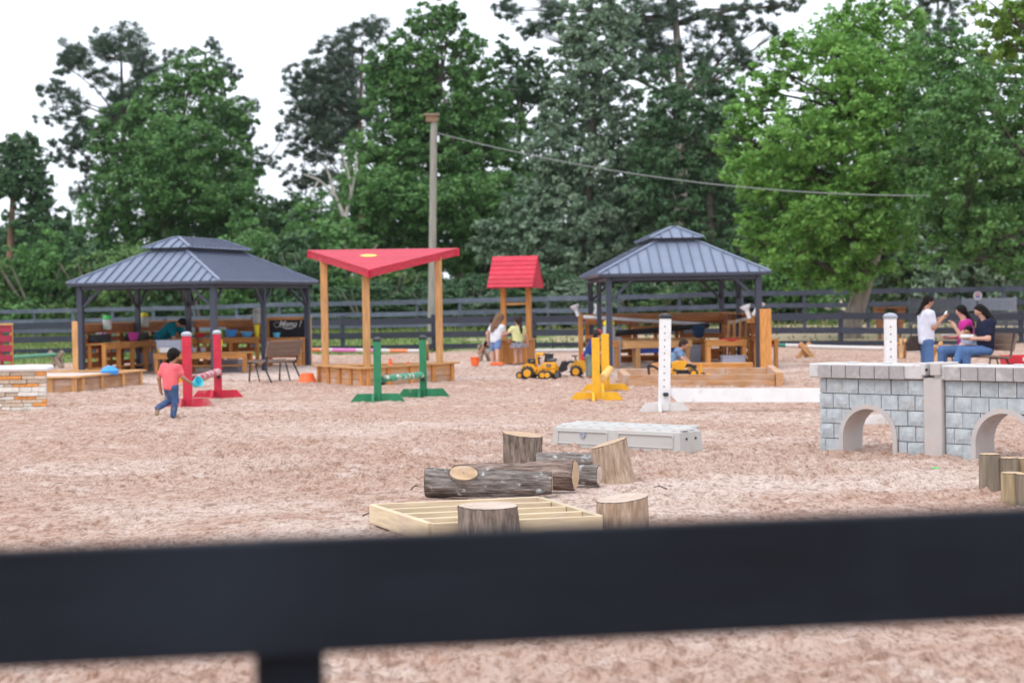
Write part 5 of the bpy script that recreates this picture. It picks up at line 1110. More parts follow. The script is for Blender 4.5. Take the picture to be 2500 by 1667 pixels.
# ------------------------------------------------------------------ left: octagon sand table, stone wall, maroon panel
A1, B1, C1 = G(100, 958), G(191, 957), G(352, 934); C1.y = B1.y+2.7; C1.x = B1.x + .62; A1.y = B1.y+.05; A1.x = B1.x-1.5
t = thing('raised_sandbox', 'pale wooden raised sandbox with wide rim behind the stone wall', 'sandbox', Vector((B1.x, B1.y, 0))); o0 = Vector((B1.x, B1.y, 0))
Pn = [Vector((A1.x, A1.y, 0))-o0, Vector((0, 0, 0)), Vector((C1.x, C1.y, 0))-o0, Vector((A1.x-.2, C1.y+.3, 0))-o0]
for i in range(4):
    a, b = Pn[i], Pn[(i+1) % 4]; d = (b-a).normalized(); nr = Vector((d.y, -d.x, 0))
    for k, z in enumerate((.06, .18)): beam('wall_board', a+Vector((0, 0, z))+d*.012, b+Vector((0, 0, z))-d*.012, .03, .115, cedar_dusty, t)
    n = 3
    for k in range(n+1):
        q = a.lerp(b, min(.96, max(.04, k/n)))+nr*.03; beam('stud', q+Vector((0, 0, -.05)), q+Vector((0, 0, .255)), .05, .10, cedar_pale, t, up=d)
    beam('rim', a-d*.06+Vector((0, 0, .275+.004*i)), b+d*.06+Vector((0, 0, .275+.004*i)), .17, .032, cedar_pale, t)
MB().prism([(p_.x*.97, p_.y*.97+.03) for p_ in Pn], 'z', .02, .255).build('sand_fill', MATS.get('pit_sand') or plain('pit_sand', (.62, .5, .44), rough=.95, scale=9, var=.14), t)
tag(MB().lathe([(.0, 0), (.16, .02), (.18, .09), (.10, .16), (0.02, .18)], n=12).build('toy_shell', blue_pl, loc=o0+Vector((.30, 1.3, .25))), 'bright blue plastic toy lying in the raised sandbox', 'toy')
q = G(114, 996); S0 = Vector((q.x, q.y, 0))
t = thing('stone_wall', 'low jump wall of stacked cream and orange stones with a white cap', 'wall', S0)
Lw, Hw = 2.2, .575
MB().box((-Lw/2-.03, .17, Hw/2-.02), (Lw-.06, .26, Hw)).build('core', mat('stone_mortar', (.48, .40, .33), rough=.95), t)
q = random.Random(8); z = -.03
while z < Hw-.01:
    h = q.choice((.05, .058, .066, .08)); x = -Lw-.02
    if z+h > Hw: h = Hw-z
    while x < -.005:
        w = min(q.choice((.14, .2, .26, .32, .4)), -x)
        if -x-w < .06: w = -x
        mm = q.choices((stone_a, stone_w, stone_o), (4.2, 3.6, 1.7))[0]; dp = q.uniform(.0, .028)
        MB().box((x+w/2, .02-dp/2, z+h/2), (w-.004, .05+dp, h-.004), bev=.008).build('stone', mm, t); x += w
    z += h
MB().box((-Lw/2+.015, .15, Hw+.045), (Lw+.06, .40, .09), bev=.028).build('cap', mat('cap_stone_white', (.80, .80, .80), rough=.6, var=.04), t)
q = at(31, 785, 30.3)
t = thing('pallet_panel', 'maroon painted slatted panel cut off at the left edge', 'panel', Vector((q.x, 30.3, 0)))
for k in range(8): beam('slat', (-1.0, 0, .10+.16*k), (-.02, 0, .10+.16*k), .02, .105, maroon, t)
for x in (-.035, -.20, -.30, -.60, -.97): beam('stringer', (x, .03, 0), (x, .03, 1.27), .045, .03 if x < -.1 else .06, maroon if x < -.1 else cedar, t, up=(0, 1, 0))
beam('top_rail', (-1.0, .0, 1.295), (.0, .0, 1.295), .06, .035, cedar_pale, t)

# ------------------------------------------------------------------ grey picket panels, sign and table beyond the arena fence (right)
def pickets(label, xa, xb, d, y0, y1, m, n):
    a, b = at(xa, y1, d), at(xb, y1, d); h = (y1-y0)/pxm(d); t = thing('picket_panel', label, 'picket fence', Vector((a.x, a.y, gz(a.x, a.y)))); g = a.z-gz(a.x, a.y); L = b.x-a.x
    for k in range(n): beam('picket', (L*k/(n-1), 0, g-.02), (L*k/(n-1), 0, g+h), .02, .06, m, t, up=(1, 0, 0))
    for z in (g+.1*h, g+.9*h): beam('rail', (0, .03, z), (L, .03, z), .03, .09, m, t)
    for x in (0, L/2, L): beam('post', (x, .07, -.2), (x, .07, g+h+.05), .08, .08, m, t, up=(1, 0, 0))
gp = plain('picket_grey', (.13, .14, .17)); gp2 = plain('picket_pale', (.26, .28, .35))
pickets('dark grey picket panel behind the standing woman', 2222, 2340, 65.5, 728, 790, gp, 22); pickets('pale grey picket panel behind the seated women', 2352, 2480, 66.3, 729, 758, gp2, 24); pickets('dark picket panel low at the right edge behind the bench', 2395, 2520, 64, 762, 795, gp, 20)
t = thing('round_sign', 'round white, pink and blue sign on the far fence', 'sign', at(2387, 722, 64.0)); M_ = Matrix.Rotation(R(90), 3, 'X')
MB().lathe([(.155, -.01), (.155, .01)], n=24, M=M_).build('disc', plain('sign_white', (.62, .60, .66)), t); MB().lathe([(.09, .011), (.09, .014)], (0, -.0, .03), 20, M_).build('pink_patch', plain('sign_pink', (.6, .32, .38)), t); MB().box((0, -.013, -.04), (.13, .004, .07)).build('blue_patch', plain('sign_blue', (.10, .14, .5)), t); beam('stake', (0, .03, -1.9), (0, .03, -.05), .05, .05, mid_paint, t, up=(1, 0, 0))
q = at(2172, 790, 60.5); t = thing('wooden_table', 'reddish brown wooden table behind the arena fence, right of the leaning trunk', 'table', Vector((q.x, q.y, gz(q.x, q.y))), R(5))
for k in range(4): beam('top_board', (-.5, -.25+.165*k, 1.06), (.5, -.25+.165*k, 1.06), .15, .04, rust_brown, t)
for sx in (-1, 1): MB().prism([(sx*.50, 1.03), (sx*.20, 1.03), (sx*.29, .36), (sx*.38, .36)], 'y', -.2, .2).build('leg', rust_brown, t); beam('foot', (sx*.335, 0, -.1), (sx*.335, 0, .40), .1, .1, rust_brown, t, up=(0, 1, 0))

# ------------------------------------------------------------------ arched block wall (right foreground)
WA = G(2003, 1098); WA.z = 0; WB = G(2390, 1118.5); WB.z = 0
wd = (WB-WA).normalized(); WRZ = math.atan2(wd.y, wd.x)
BH, BW, FH = .152, .188, .735
def block_wall(label, loc, L, offs, ax, clip_r=.335, seed=1, capn=6, right_open=False):
    """local x along the face, -y toward the viewer; arch centred at ax"""
    t = thing('arched_block_wall', label, 'wall', loc, WRZ, 'arched block jump walls'); q = random.Random(seed)
    Ro, Ri, Hs = clip_r, clip_r-.048, .15           # ring radii and straight leg height
    TH = .31
    def arch(x, r): 
        u = abs(x-ax); return -9 if u >= r else Hs + math.sqrt(max(0, r*r-u*u))*(.335/Ro if True else 1)
    # core: slab with the opening cut out, as strips above the arch and solid sides
    core = MB(); xs = [0.004]; xs += [ax-Ro*.985*math.cos(math.pi*i/16) for i in range(17)]; xs += [L-.004]
    core.prism([(0.004, -.08), (ax-Ro*.985, -.08), (ax-Ro*.985, FH), (0.004, FH)], 'y', .03, TH-.03); core.prism([(ax+Ro*.985, -.08), (L-.004, -.08), (L-.004, FH), (ax+Ro*.985, FH)], 'y', .03, TH-.03)
    for i in range(1, 17):
        a, b = xs[i], xs[i+1]; core.prism([(a, arch(a, Ro*.985) if arch(a, Ro*.985) > 0 else Hs), (b, arch(b, Ro*.985) if arch(b, Ro*.985) > 0 else Hs), (b, FH), (a, FH)], 'y', .03, TH-.03)
    core.build('core', mortar, t)
    # blocks
    for face in (0, 1):
        row = 0; ztop = FH
        while ztop > -.08:
            z1 = ztop-.004; z0 = max(-.08, ztop-BH+.004); x = -BW*offs[row % len(offs)]
            while x < L-.01:
                x0, x1 = max(0, x)+.004, min(L, x+BW)-.004; x += BW
                if x1-x0 < .02: continue
                zs = [(x0+(x1-x0)*i/8) for i in range(9)]; low = [max(z0, arch(u, Ro-.004)) for u in zs]
                keep = [(u, l) for u, l in zip(zs, low) if l < z1-.006]
                if len(keep) < 2: continue
                dp = q.uniform(.0, .012)
                y0, y1 = (-.004-dp, .04) if face == 0 else (TH-.04, TH+.004+dp)
                if len(keep) == 9 and max(low) == z0:          # whole block with a rough split face
                    mb = MB(); nx, nz = 4, 3; vs = []; yf_ = y0 if face == 0 else y1; sg = -1 if face == 0 else 1
                    for j in range(nz+1):
                        for i in range(nx+1):
                            ed = i in (0, nx) or j in (0, nz); vs.append((x0+(x1-x0)*i/nx+(0 if ed else q.uniform(-.008, .008)), yf_+sg*(-.006 if ed else q.uniform(.0, .007)), z0+(z1-z0)*j/nz+(0 if ed else q.uniform(-.006, .006))))
                    k_ = len(vs); yb_ = y1 if face == 0 else y0
                    fs = [(j*(nx+1)+i, j*(nx+1)+i+1, (j+1)*(nx+1)+i+1, (j+1)*(nx+1)+i) for j in range(nz) for i in range(nx)]
                    vs += [(x0, yb_, z0), (x1, yb_, z0), (x1, yb_, z1), (x0, yb_, z1)]
                    c = [0, nx, (nz+1)*(nx+1)-1, nz*(nx+1)]
                    for a, b in ((0, 1), (1, 2), (2, 3), (3, 0)):
                        fs.append((c[a], k_+a, k_+b, c[b]))
                    mb.add(vs, fs)
                else:
                    poly = [(u, l) for u, l in keep]+[(keep[-1][0], z1), (keep[0][0], z1)]
                    mb = MB().prism(poly, 'y', y0, y1)
                if face == 0 or x0 > L-.9: mb.build('block', blockface, t)
            ztop -= BH; row += 1
    # concrete arch ring through the whole depth
    mb = MB(); N = 24; prof = [(ax-Ro, -.1)]+[(ax-Ro*math.cos(math.pi*i/N), Hs+Ro*(.335/Ro)*math.sin(math.pi*i/N)) for i in range(N+1)]+[(ax+Ro, -.1)]
    pin = [(ax-Ri, -.1)]+[(ax-Ri*math.cos(math.pi*i/N), Hs+(.335-.048)*math.sin(math.pi*i/N)) for i in range(N+1)]+[(ax+Ri, -.1)]
    vs = []
    for (a, b) in zip(prof, pin): vs += [(a[0], -.028, a[1]), (b[0], -.028, b[1]), (b[0], TH+.028, b[1]), (a[0], TH+.028, a[1])]
    fs = []
    for i in range(len(prof)-1):
        for k in range(4): fs.append((i*4+k, i*4+(k+1) % 4, (i+1)*4+(k+1) % 4, (i+1)*4+k))
    mb.add(vs, fs).build('arch_ring', concrete, t, smooth=True)
    # coping: white bed, grey face blocks
    MB().box((L/2-.05, TH/2, FH+.078), (L+.10, TH+.09, .142), bev=.012).build('coping', capwhite, t)
    for k in range(capn):
        w = (L-.22)/capn; MB().box((.02+w*(k+.5), -.056, FH+.072), (w-.007, .03, .135), bev=.006).build('coping_block', capblock, t)
    for k in range(3): MB().box((.28+.40*k, TH*.6, FH+.155), (.10, .06, .016), bev=.005).build('coping_lug', capwhite, t)
    return t
L1 = 1.22
wl = block_wall('blue grey block jump wall with arch, left section', WA, L1, (.55, .12, .55, .1, .6), .575, seed=4)
pil = Vector((WA.x, WA.y, 0))+wd*(L1+.008)
t = thing('wall_pillar', 'smooth concrete pillar between the two arched block walls', 'pillar', pil, WRZ)
MB().box((.10, .12, .345), (.20, .36, .83), bev=.012).build('shaft', concrete, t)
MB().box((.015, .10, .845), (.055, .38, .125), bev=.01).build('coping_end', capwhite, t); MB().box((.145, .10, .845), (.11, .37, .125), bev=.01).build('coping_end', concrete, t); MB().lathe([(.014, -.004), (.014, .004)], (.06, -.092, .84), 12, Matrix.Rotation(R(90), 3, 'X')).build('bolt_hole', toy_black, t)
wr = block_wall('blue grey block jump wall with arch, right section cut off by the picture edge', pil+wd*.21, 1.5, (0.0, .5, 0.0, .5, 0), .62, seed=9, capn=7)

# ------------------------------------------------------------------ white plastic jump filler box
c0_, c1_ = G(1348, 1088), G(1662, 1104.5); c0_.z = c1_.z = 0
bd = (c1_-c0_).normalized(); brz = math.atan2(bd.y, bd.x); BL = (c1_-c0_).length
t = thing('plastic_jump_block', 'long off-white plastic block with lumpy top lying on the sand', 'jump block', c0_, brz)
H_, D_ = .245, .40
mb = MB(); prof = [(-.0, 0), (BL, 0)]
mb.add([(0, 0, -.02), (BL, 0, -.02), (BL, D_, -.02), (0, D_, -.02), (.02, .012, H_-.05), (BL-.02, .012, H_-.05), (BL-.02, D_-.012, H_-.05), (.02, D_-.012, H_-.05), (.05, .045, H_-.02), (BL-.05, .045, H_-.02), (BL-.05, D_-.045, H_-.02), (.05, D_-.045, H_-.02)],
       [(0, 1, 5, 4), (1, 2, 6, 5), (2, 3, 7, 6), (3, 0, 4, 7), (4, 5, 9, 8), (5, 6, 10, 9), (6, 7, 11, 10), (7, 4, 8, 11), (8, 9, 10, 11), (0, 3, 2, 1)])
mb.build('body', white_plastic, t)
for (xa, xb) in ((.08, BL*.44), (BL*.53, BL-.10)):
    for (z0_, z1_) in ((.03, .045), (H_-.085, H_-.07)): MB().box(((xa+xb)/2, .004, (z0_+z1_)/2), (xb-xa, .02, z1_-z0_), bev=.004).build('panel_rib', white_plastic, t)
    for x in (xa, xb): MB().box((x, .004, .10), (.015, .02, .14), bev=.004).build('panel_rib', white_plastic, t)
MB().box((BL/2, D_-.03, H_-.012), (BL-.08, .05, .035), bev=.01).build('back_lip', white_plastic, t)
q = random.Random(2)
for k in range(9):
    for j in range(2):
        MB().lathe([(.01, .024), (.05, .02), (.085, .008), (.095, -.01)], (.12+k*(BL-.24)/8+q.uniform(-.02, .02), .12+.13*j, H_-.02), 10).build('top_lump', white_plastic, t, smooth=True)
M_ = Matrix.Rotation(R(90), 3, 'X'); MB().lathe([(.034, -.014), (.034, .012), (.022, .012), (.022, .004)], (BL*.25, .0, .135), 18, M_).build('plug', gal, t)
for y in (.12, .28): MB().lathe([(.012, -.004), (.012, .004)], (BL-.008, y, .13), 10, Matrix.Rotation(R(90), 3, 'Y')).build('bolt_hole', toy_black, t)

# ------------------------------------------------------------------ logs and stumps
def log_mat(name, c, c2, lich=None, along='z', scale=5, st=None, bump=.03):
    return mat(name, c, rough=.95, var=.3, c2=c2, scale=scale, stretch=st or (7, 7, 1.2), bump=bump, dust=lich, spec=.2, detail=7)
bark_stump = log_mat('log_bark_brown', (.12, .09, .07), (.40, .325, .27))
bark_log = log_mat('log_bark_grey', (.125, .10, .088), (.36, .315, .285), ((.52, .55, .56), .60, 14, .08))
peeled = log_mat('peeled_wood', (.36, .235, .155), (.54, .41, .31), ((.58, .30, .09), .66, 5, .12), bump=.008)
def sawn(name, c, dust, ring=.22):
    """sawn end grain: growth rings, saw scratches, dirt"""
    m = mat(name, c, rough=.88, var=.12, scale=14, bump=.003, dust=dust); t = m.node_tree; L = t.links.new; b = t.nodes['Principled BSDF']
    src = b.inputs['Base Color'].links[0].from_socket
    tc = add(t, 'ShaderNodeTexCoord'); sx = add(t, 'ShaderNodeVectorMath', operation='MULTIPLY'); sx.inputs[1].default_value = (1, 1, 0); L(tc.outputs['Object'], sx.inputs[0])
    nz = add(t, 'ShaderNodeTexNoise'); nz.inputs['Scale'].default_value = 9; L(sx.outputs[0], nz.inputs['Vector'])
    ln = add(t, 'ShaderNodeVectorMath', operation='LENGTH'); L(sx.outputs[0], ln.inputs[0])
    ma = add(t, 'ShaderNodeMath', operation='MULTIPLY_ADD'); ma.inputs[1].default_value = 330; L(ln.outputs['Value'], ma.inputs[0])
    m4 = add(t, 'ShaderNodeMath', operation='MULTIPLY'); m4.inputs[1].default_value = 9; L(nz.outputs['Fac'], m4.inputs[0]); L(m4.outputs[0], ma.inputs[2])
    sn = add(t, 'ShaderNodeMath', operation='SINE'); L(ma.outputs[0], sn.inputs[0])
    mr = add(t, 'ShaderNodeMapRange'); mr.inputs['From Min'].default_value = -1; mr.inputs['To Min'].default_value = 1-ring; L(sn.outputs[0], mr.inputs['Value'])
    mx = add(t, 'ShaderNodeMixRGB', blend_type='MULTIPLY'); mx.inputs[0].default_value = 1; L(src, mx.inputs[1]); L(mr.outputs[0], mx.inputs[2]); L(mx.outputs[0], b.inputs['Base Color'])
    return m
cutface = sawn('sawn_wood', (.60, .41, .25), ((.52, .40, .32), .5, 9, .25))
cut_dusty = sawn('sawn_wood_dusty', (.58, .45, .36), ((.66, .52, .43), .45, 7, .25), .14)
def logbody(L, r0, r1, seed, amp=.012, bend=0.0, n=64, m=56, tilt0=0, tilt1=0, ridges=True, flare=0.0, dirs=(1, 0)):
    """bark cylinder along local z with furrows; end cut planes tilted; returns (side mesh builder, end loops)"""
    ph = seed*3.7; f, a = np.meshgrid(np.arange(m+1)/m, 2*math.pi*np.arange(n)/n, indexing='ij')
    r = r0+(r1-r0)*f + flare*np.maximum(0, 1-f*2.2)**2
    big = vnoise(np.cos(a)*1.5+ph, f*L*3+np.sin(a)*1.5, seed)-.5
    # furrows wrap round: blend two noises so that no seam shows
    c1, s1 = np.cos(a)*4.2, np.sin(a)*4.2
    fur = np.abs(vnoise(c1+ph+.25*np.sin(f*L*9), s1*.9+f*L*2.6+ph, seed+1)-.5)*2*.6 + np.abs(vnoise(c1*2.3+ph, s1*2.3+f*L*5, seed+2)-.5)*2*.4 if ridges else .5
    r = r + big*amp*2.2 + (fur-.45)*amp*1.6*(1 if ridges else 0)
    x, y = r*np.cos(a), r*np.sin(a); z = f*L + (tilt0*(1-f)+tilt1*f)*(x*dirs[0]+y*dirs[1])
    V = np.stack([x+bend*np.sin(math.pi*f), y, z], -1).reshape(-1, 3).tolist()
    mb = MB(); fs = [(j*n+i, j*n+(i+1) % n, (j+1)*n+(i+1) % n, (j+1)*n+i) for j in range(m) for i in range(n)]
    mb.add(V, fs); lo = [Vector(v) for v in V[:n]]; hi = [Vector(v) for v in V[-n:]]
    return mb, lo, hi
def endcap(loop, seed, up):
    c = sum(loop, Vector())/len(loop); n = len(loop); mb = MB(); vs = [c]; q = random.Random(seed)
    for k in range(1, 5):
        for p in loop: vs.append(c.lerp(p, k/4.0*.985)+Vector((0, 0, up*(.004+q.uniform(-.0015, .0015)))))
    fs = [(0, 1+i, 1+(i+1) % n) for i in range(n)]
    for k in range(3):
        for i in range(n): fs.append((1+k*n+i, 1+(k+1)*n+i, 1+(k+1)*n+(i+1) % n, 1+k*n+(i+1) % n))
    return mb.add(vs, fs)
def stump(label, p, r0, r1, h, seed, m, mc, tilt=0, dirs=(1, 0), amp=.012, flare=0, rot=(0, 0, 0), ridges=True):
    t = thing('tree_stump', label, 'stump', p); t.rotation_euler = rot
    mb, lo, hi = logbody(h+.06, r0, r1, seed, amp, tilt1=tilt, m=max(12, int(h*110)), n=72, flare=flare, dirs=dirs, ridges=ridges)
    o = mb.build('bark' if ridges else 'peeled_side', m, t, smooth=True, loc=(0, 0, -.06)); endcap(hi, seed, 1).build('sawn_top', mc, t, smooth=True, loc=(0, 0, -.06)); return t
def log(label, a, b, r0, r1, seed, m, mc, amp=.017, bend=0.0, knot=None, tilt=0):
    a, b = Vector(a), Vector(b); L = (b-a).length; t = thing('log', label, 'log', a)
    Q = (b-a).to_track_quat('Z', 'Y'); t.rotation_mode = 'QUATERNION'; t.rotation_quaternion = Q
    mb, lo, hi = logbody(L, r0, r1, seed, amp, bend, m=int(L*70), n=72, tilt1=tilt)
    mb.build('bark', m, t, smooth=True); endcap(hi, seed, 1).build('sawn_end', mc, t, smooth=True); endcap(list(reversed(lo)), seed+1, -1).build('sawn_end', mc, t, smooth=True)
    if knot:
        f, ang, kr, kh = knot; d = (Q.inverted() @ Vector(ang)).normalized(); c = Vector((bend*math.sin(math.pi*f), 0, f*L)); rr_ = r0+(r1-r0)*f
        zz = Vector((0, 0, 1)); zz = (zz-d*zz.dot(d)).normalized(); bb = d.cross(zz); M_ = Matrix((zz*1.35, bb*.85, d)).transposed(); prof = [(kr*1.35, rr_*.55), (kr*1.12, rr_*.9), (kr, rr_+kh)]
        k_ = MB(); k_.lathe(prof, c, 28, M_, close=False); k_.build('branch_stub', m, t, smooth=True); MB().lathe([(kr*.97, rr_+kh-.004), (kr*.95, rr_+kh+.003), (.005, rr_+kh+.004)], c, 28, M_, close=False).build('sawn_stub', mc, t, smooth=True)
    return t
# slatted frame of new timber in front
fA, fB, fC, fD = G(906, 1229, .135), G(1316, 1211, .135), G(1054, 1276, .135), G(1468, 1257, .135)
t = thing('timber_frame', 'square frame of fresh pale timber with cross slats on the sand', 'frame', Vector((fA.x, fA.y, 0))); o0 = Vector((fA.x, fA.y, 0))
def fl(p, z=.065): return Vector((p.x-o0.x, p.y-o0.y, z))
ab = (fB-fA).normalized(); ac = (fC-fA).normalized()
beam('rail', fl(fA), fl(fB), .04, .135, pine_new, t); beam('rail', fl(fC), fl(fD), .04, .135, pine_new, t)
beam('rail', fl(fA+ac*.022), fl(fC-ac*.022), .045, .134, pine_new, t); beam('rail', fl(fB+ac*.022), fl(fD-ac*.022), .045, .134, pine_new, t)
for s in (.25, .50, .75):
    a, b = fA.lerp(fC, s)+ab*.024, fB.lerp(fD, s)-ab*.024; beam('slat', fl(a, .085), fl(b, .085), .045, .088, pine_new, t)
def gp_(x, y): q = G(x, y); q.z = 0; return q
p = gp_(1194, 1328); stump('bark covered stump in front of the timber frame', Vector((p.x, p.y, 0)), 0.198, .192, .25, 31, bark_stump, cut_dusty, tilt=.02, dirs=(0, 1), amp=.016)
p = gp_(1522, 1296); p.y += .12; stump('peeled tan stump at the right corner of the timber frame', Vector((p.x, p.y, 0)), .182, .178, .21, 32, peeled, cut_dusty, tilt=.10, dirs=(1, .5), amp=.006, ridges=False)
p = gp_(1277, 1132); p.y += .10; stump('bark covered stump standing behind the logs, left', Vector((p.x, p.y, 0)), .178, .197, .275, 33, bark_stump, cutface, tilt=-.12, dirs=(1, -.4), amp=.014)
p = gp_(1503, 1170); p.y += .14; stump('leaning peeled tan stump behind the logs, right', Vector((p.x, p.y, -.02)), .180, .158, .33, 34, peeled, cutface, tilt=.17, dirs=(1, 0), amp=.007, flare=.03, rot=(0, R(-7), 0), ridges=False)
# logs
def ax_(x, d): return at(x, 1180, d).x
log('front grey log with a big round sawn branch stub', Vector((ax_(1040, 14.95), 14.95, .118)), Vector((ax_(1347, 14.90), 14.90, .092)), .124, .092, 41, bark_log, cutface, knot=(.30, (.03, -.74, .67), .088, .012))
log('long brown log behind the front one, pale sawn end facing right', Vector((ax_(1112, 15.5), 15.50, .105)), Vector((ax_(1404, 15.22), 15.22, .124)), .10, .124, 42, log_mat('log_bark_dark', (.10, .068, .055), (.40, .295, .245), ((.55, .42, .36), .56, 5, .25)), cutface, amp=.014)
log('short grey log beside the long one, pale end facing right', Vector((ax_(1300, 15.85), 15.85, .085)), Vector((ax_(1462, 15.66), 15.66, .085)), .085, .085, 43, bark_log, cut_dusty)
log('dark rough log lying between the two rear stumps', Vector((ax_(1310, 16.75), 16.75, .09)), Vector((ax_(1500, 16.70), 16.70, .09)), .095, .09, 44, bark_log, cutface, amp=.014)
tag(MB().lathe([(.005, .05), (.10, .045), (.2, .02), (.26, -.02)], n=20).build('dirt_mound', sand_me.materials[0], smooth=True, loc=gp_(1320, 1146)), 'small grey mound of sand behind the long log', 'mound')
p = gp_(1318, 1312); tag(MB().lathe([(.01, .05), (.06, .045), (.10, .01), (.11, -.02)], n=14).build('bark_chunk', bark_stump, smooth=True, loc=Vector((p.x+.08, p.y, 0))), 'dark chunk of bark beside the front stump', 'bark')

# ------------------------------------------------------------------ upright palisade posts at the right edge
pal = mat('palisade_wood', (.24, .195, .145), rough=.9, var=.3, scale=4, stretch=(6, 6, .6), bump=.006, rnd=.2)
pal2 = mat('palisade_wood_yellow', (.36, .275, .165), rough=.9, var=.25, scale=4, stretch=(6, 6, .6), bump=.006)
for (x, yb, yt, r, m, lab) in ((2424, 1199, 1111, .087, pal, 'weathered round post, leftmost of the cluster at the right edge'), (2469, 1199, 1120, .078, pal, 'weathered round post, second from the left at the right edge'),
        (2478, 1230, 1157, .082, pal2, 'lower yellowish post in front at the right edge'), (2512, 1196, 1121, .08, pal2, 'tan post half cut off behind at the right edge'), (2516, 1234, 1160, .08, pal, 'grey brown post cut off by the right edge, in front')):
    q = G(x, yb); q.y += r; q.z = 0; h = (yb-yt)/pxm(q.y)
    t = thing('palisade_post', lab, 'post', q, group='cut posts at the right edge'); mb, lo, hi = logbody(h+.08, r, r*.98, int(x), .004, m=10, n=32, ridges=False)
    mb.build('side', m, t, smooth=True, loc=(0, 0, -.08)); endcap(hi, 3, 1).build('sawn_top', cutface, t, loc=(0, 0, -.08))
# a few scraps on the sand
for (x, y, m, lab) in ((2285, 1146, green_pl, 'scrap of bright green plastic on the sand below the block wall'), (1288, 952, chalk, 'tiny white scrap on the sand in front of the toy tractor')):
    tag(MB().box((0, 0, .012), (.06, .05, .02), bev=.006).build('plastic_scrap', m, loc=G(x, y)), lab, 'scrap')
for (x, y, l, a_, lab) in ((1015, 1196, .16, 1.1, 'dark forked twig on the sand left of the front log'), (905, 1262, .12, .2, 'small dark twig beside the left corner of the timber frame'), (1612, 1196, .13, 2.5, 'small dark twig on the pale sand right of the leaning stump')):
    mb = MB(); mb.tube([(-l/2, 0, .012), (0, .012, .035), (l/2, 0, .02)], [.006, .005, .003], 6); mb.tube([(0, .012, .035), (l*.3, -l*.2, .05)], [.004, .002], 5)
    tag(mb.build('twig', bark_d, loc=G(x, y), rz=a_), lab, 'twig')
# ------------------------------------------------------------------ people: one continuous body from blended tapered limbs, clothes and hair as shells over it
def nets(f, org, h):
    ins = f < 0; nx, ny, nz = f.shape
    C = [(0,0,0),(1,0,0),(0,1,0),(1,1,0),(0,0,1),(1,0,1),(0,1,1),(1,1,1)]
    sl = lambda A, c: A[c[0]:nx-1+c[0], c[1]:ny-1+c[1], c[2]:nz-1+c[2]]
    S = sum(sl(ins, c).astype(np.int8) for c in C); act = (S > 0) & (S < 8)
    idx = -np.ones(act.shape, dtype=np.int64); ii = np.argwhere(act); idx[act] = np.arange(len(ii))
    acc = np.zeros((len(ii), 3)); cnt = np.zeros(len(ii))
    val = [sl(f, c)[act] for c in C]
    for a in range(8):
        for b in range(a+1, 8):
            if sum(abs(C[a][k]-C[b][k]) for k in range(3)) != 1: continue
            m = (val[a] < 0) != (val[b] < 0); t = np.where(m, val[a]/np.where(m, val[a]-val[b], 1), 0)[:, None]
            p = np.array(C[a])+t*(np.array(C[b])-np.array(C[a])); acc += np.where(m[:, None], p, 0); cnt += m
    V = (ii+acc/np.maximum(cnt, 1)[:, None])*h+np.array(org)
    F = []
    for ax in range(3):
        o1, o2 = [(1, 2), (2, 0), (0, 1)][ax]
        s0 = [slice(1, -1)]*3; s0[ax] = slice(0, -1); s1 = [slice(1, -1)]*3; s1[ax] = slice(1, None)
        A, B = ins[tuple(s0)], ins[tuple(s1)]; e = np.argwhere(A != B); fl_ = A[A != B]
        if not len(e): continue
        base = e.copy(); base[:, o1] += 1; base[:, o2] += 1
        def cell(d1, d2): q = base.copy(); q[:, o1] -= d1; q[:, o2] -= d2; return idx[q[:, 0], q[:, 1], q[:, 2]]
        Q = np.stack([cell(1, 1), cell(0, 1), cell(0, 0), cell(1, 0)], 1); Q[~fl_] = Q[~fl_][:, ::-1]; F.append(Q)
    F = np.concatenate(F); F = F[(F >= 0).all(1)]
    return V, F
def blend(prims, cuts=(), h=.012, grow=0.0, k=.025):
    """prims: (a, b, ra, rb); cuts: (point, normal) keep the side the normal points away from"""
    A = np.array([list(p[0])+[p[2]] for p in prims]+[list(p[1])+[p[3]] for p in prims], dtype=float); mx = A[:, 3].max()+grow+3*h
    lo = A[:, :3].min(0)-mx; hi = A[:, :3].max(0)+mx; n = np.ceil((hi-lo)/h).astype(int)+1
    X, Y, Z = np.meshgrid(*[lo[i]+h*np.arange(n[i]) for i in range(3)], indexing='ij'); P = np.stack([X, Y, Z], -1); f = None
    for (a, b, ra, rb) in prims:
        a = np.array(a, dtype=float); b = np.array(b, dtype=float); ab = b-a; t = np.clip(((P-a) @ ab)/max(1e-9, ab @ ab), 0, 1)
        d = np.linalg.norm(P-(a+t[..., None]*ab), axis=-1)-(ra+(rb-ra)*t)-grow
        if f is None: f = d
        else:
            q = np.clip(.5+.5*(d-f)/k, 0, 1); f = d*(1-q)+f*q-k*q*(1-q)
    for (p, nrm) in cuts:
        nrm = np.array(nrm, dtype=float); nrm /= np.linalg.norm(nrm); f = np.maximum(f, (P-np.array(p, dtype=float)) @ nrm)
    return nets(f, lo, h)
skin_l = mat('skin_light', (.60, .34, .25), rough=.6, var=.06, scale=8); skin_m = mat('skin_tan', (.42, .215, .135), rough=.6, var=.06, scale=8)
hair_b = mat('hair_black', (.013, .010, .009), rough=.75, spec=.12, var=.35, scale=30, stretch=(4, 4, .6), bump=.006); hair_br = mat('hair_brown', (.20, .115, .075), rough=.75, spec=.12, var=.35, scale=30, stretch=(4, 4, .6), bump=.006); hair_d = mat('hair_dark_brown', (.045, .03, .024), rough=.75, spec=.12, var=.35, scale=30, stretch=(4, 4, .6), bump=.006)
def cloth(name, c, **kw): return mat(name, c, rough=.9, var=kw.pop('var', .12), scale=9, bump=.016, bscale=8, spec=.15, **kw)
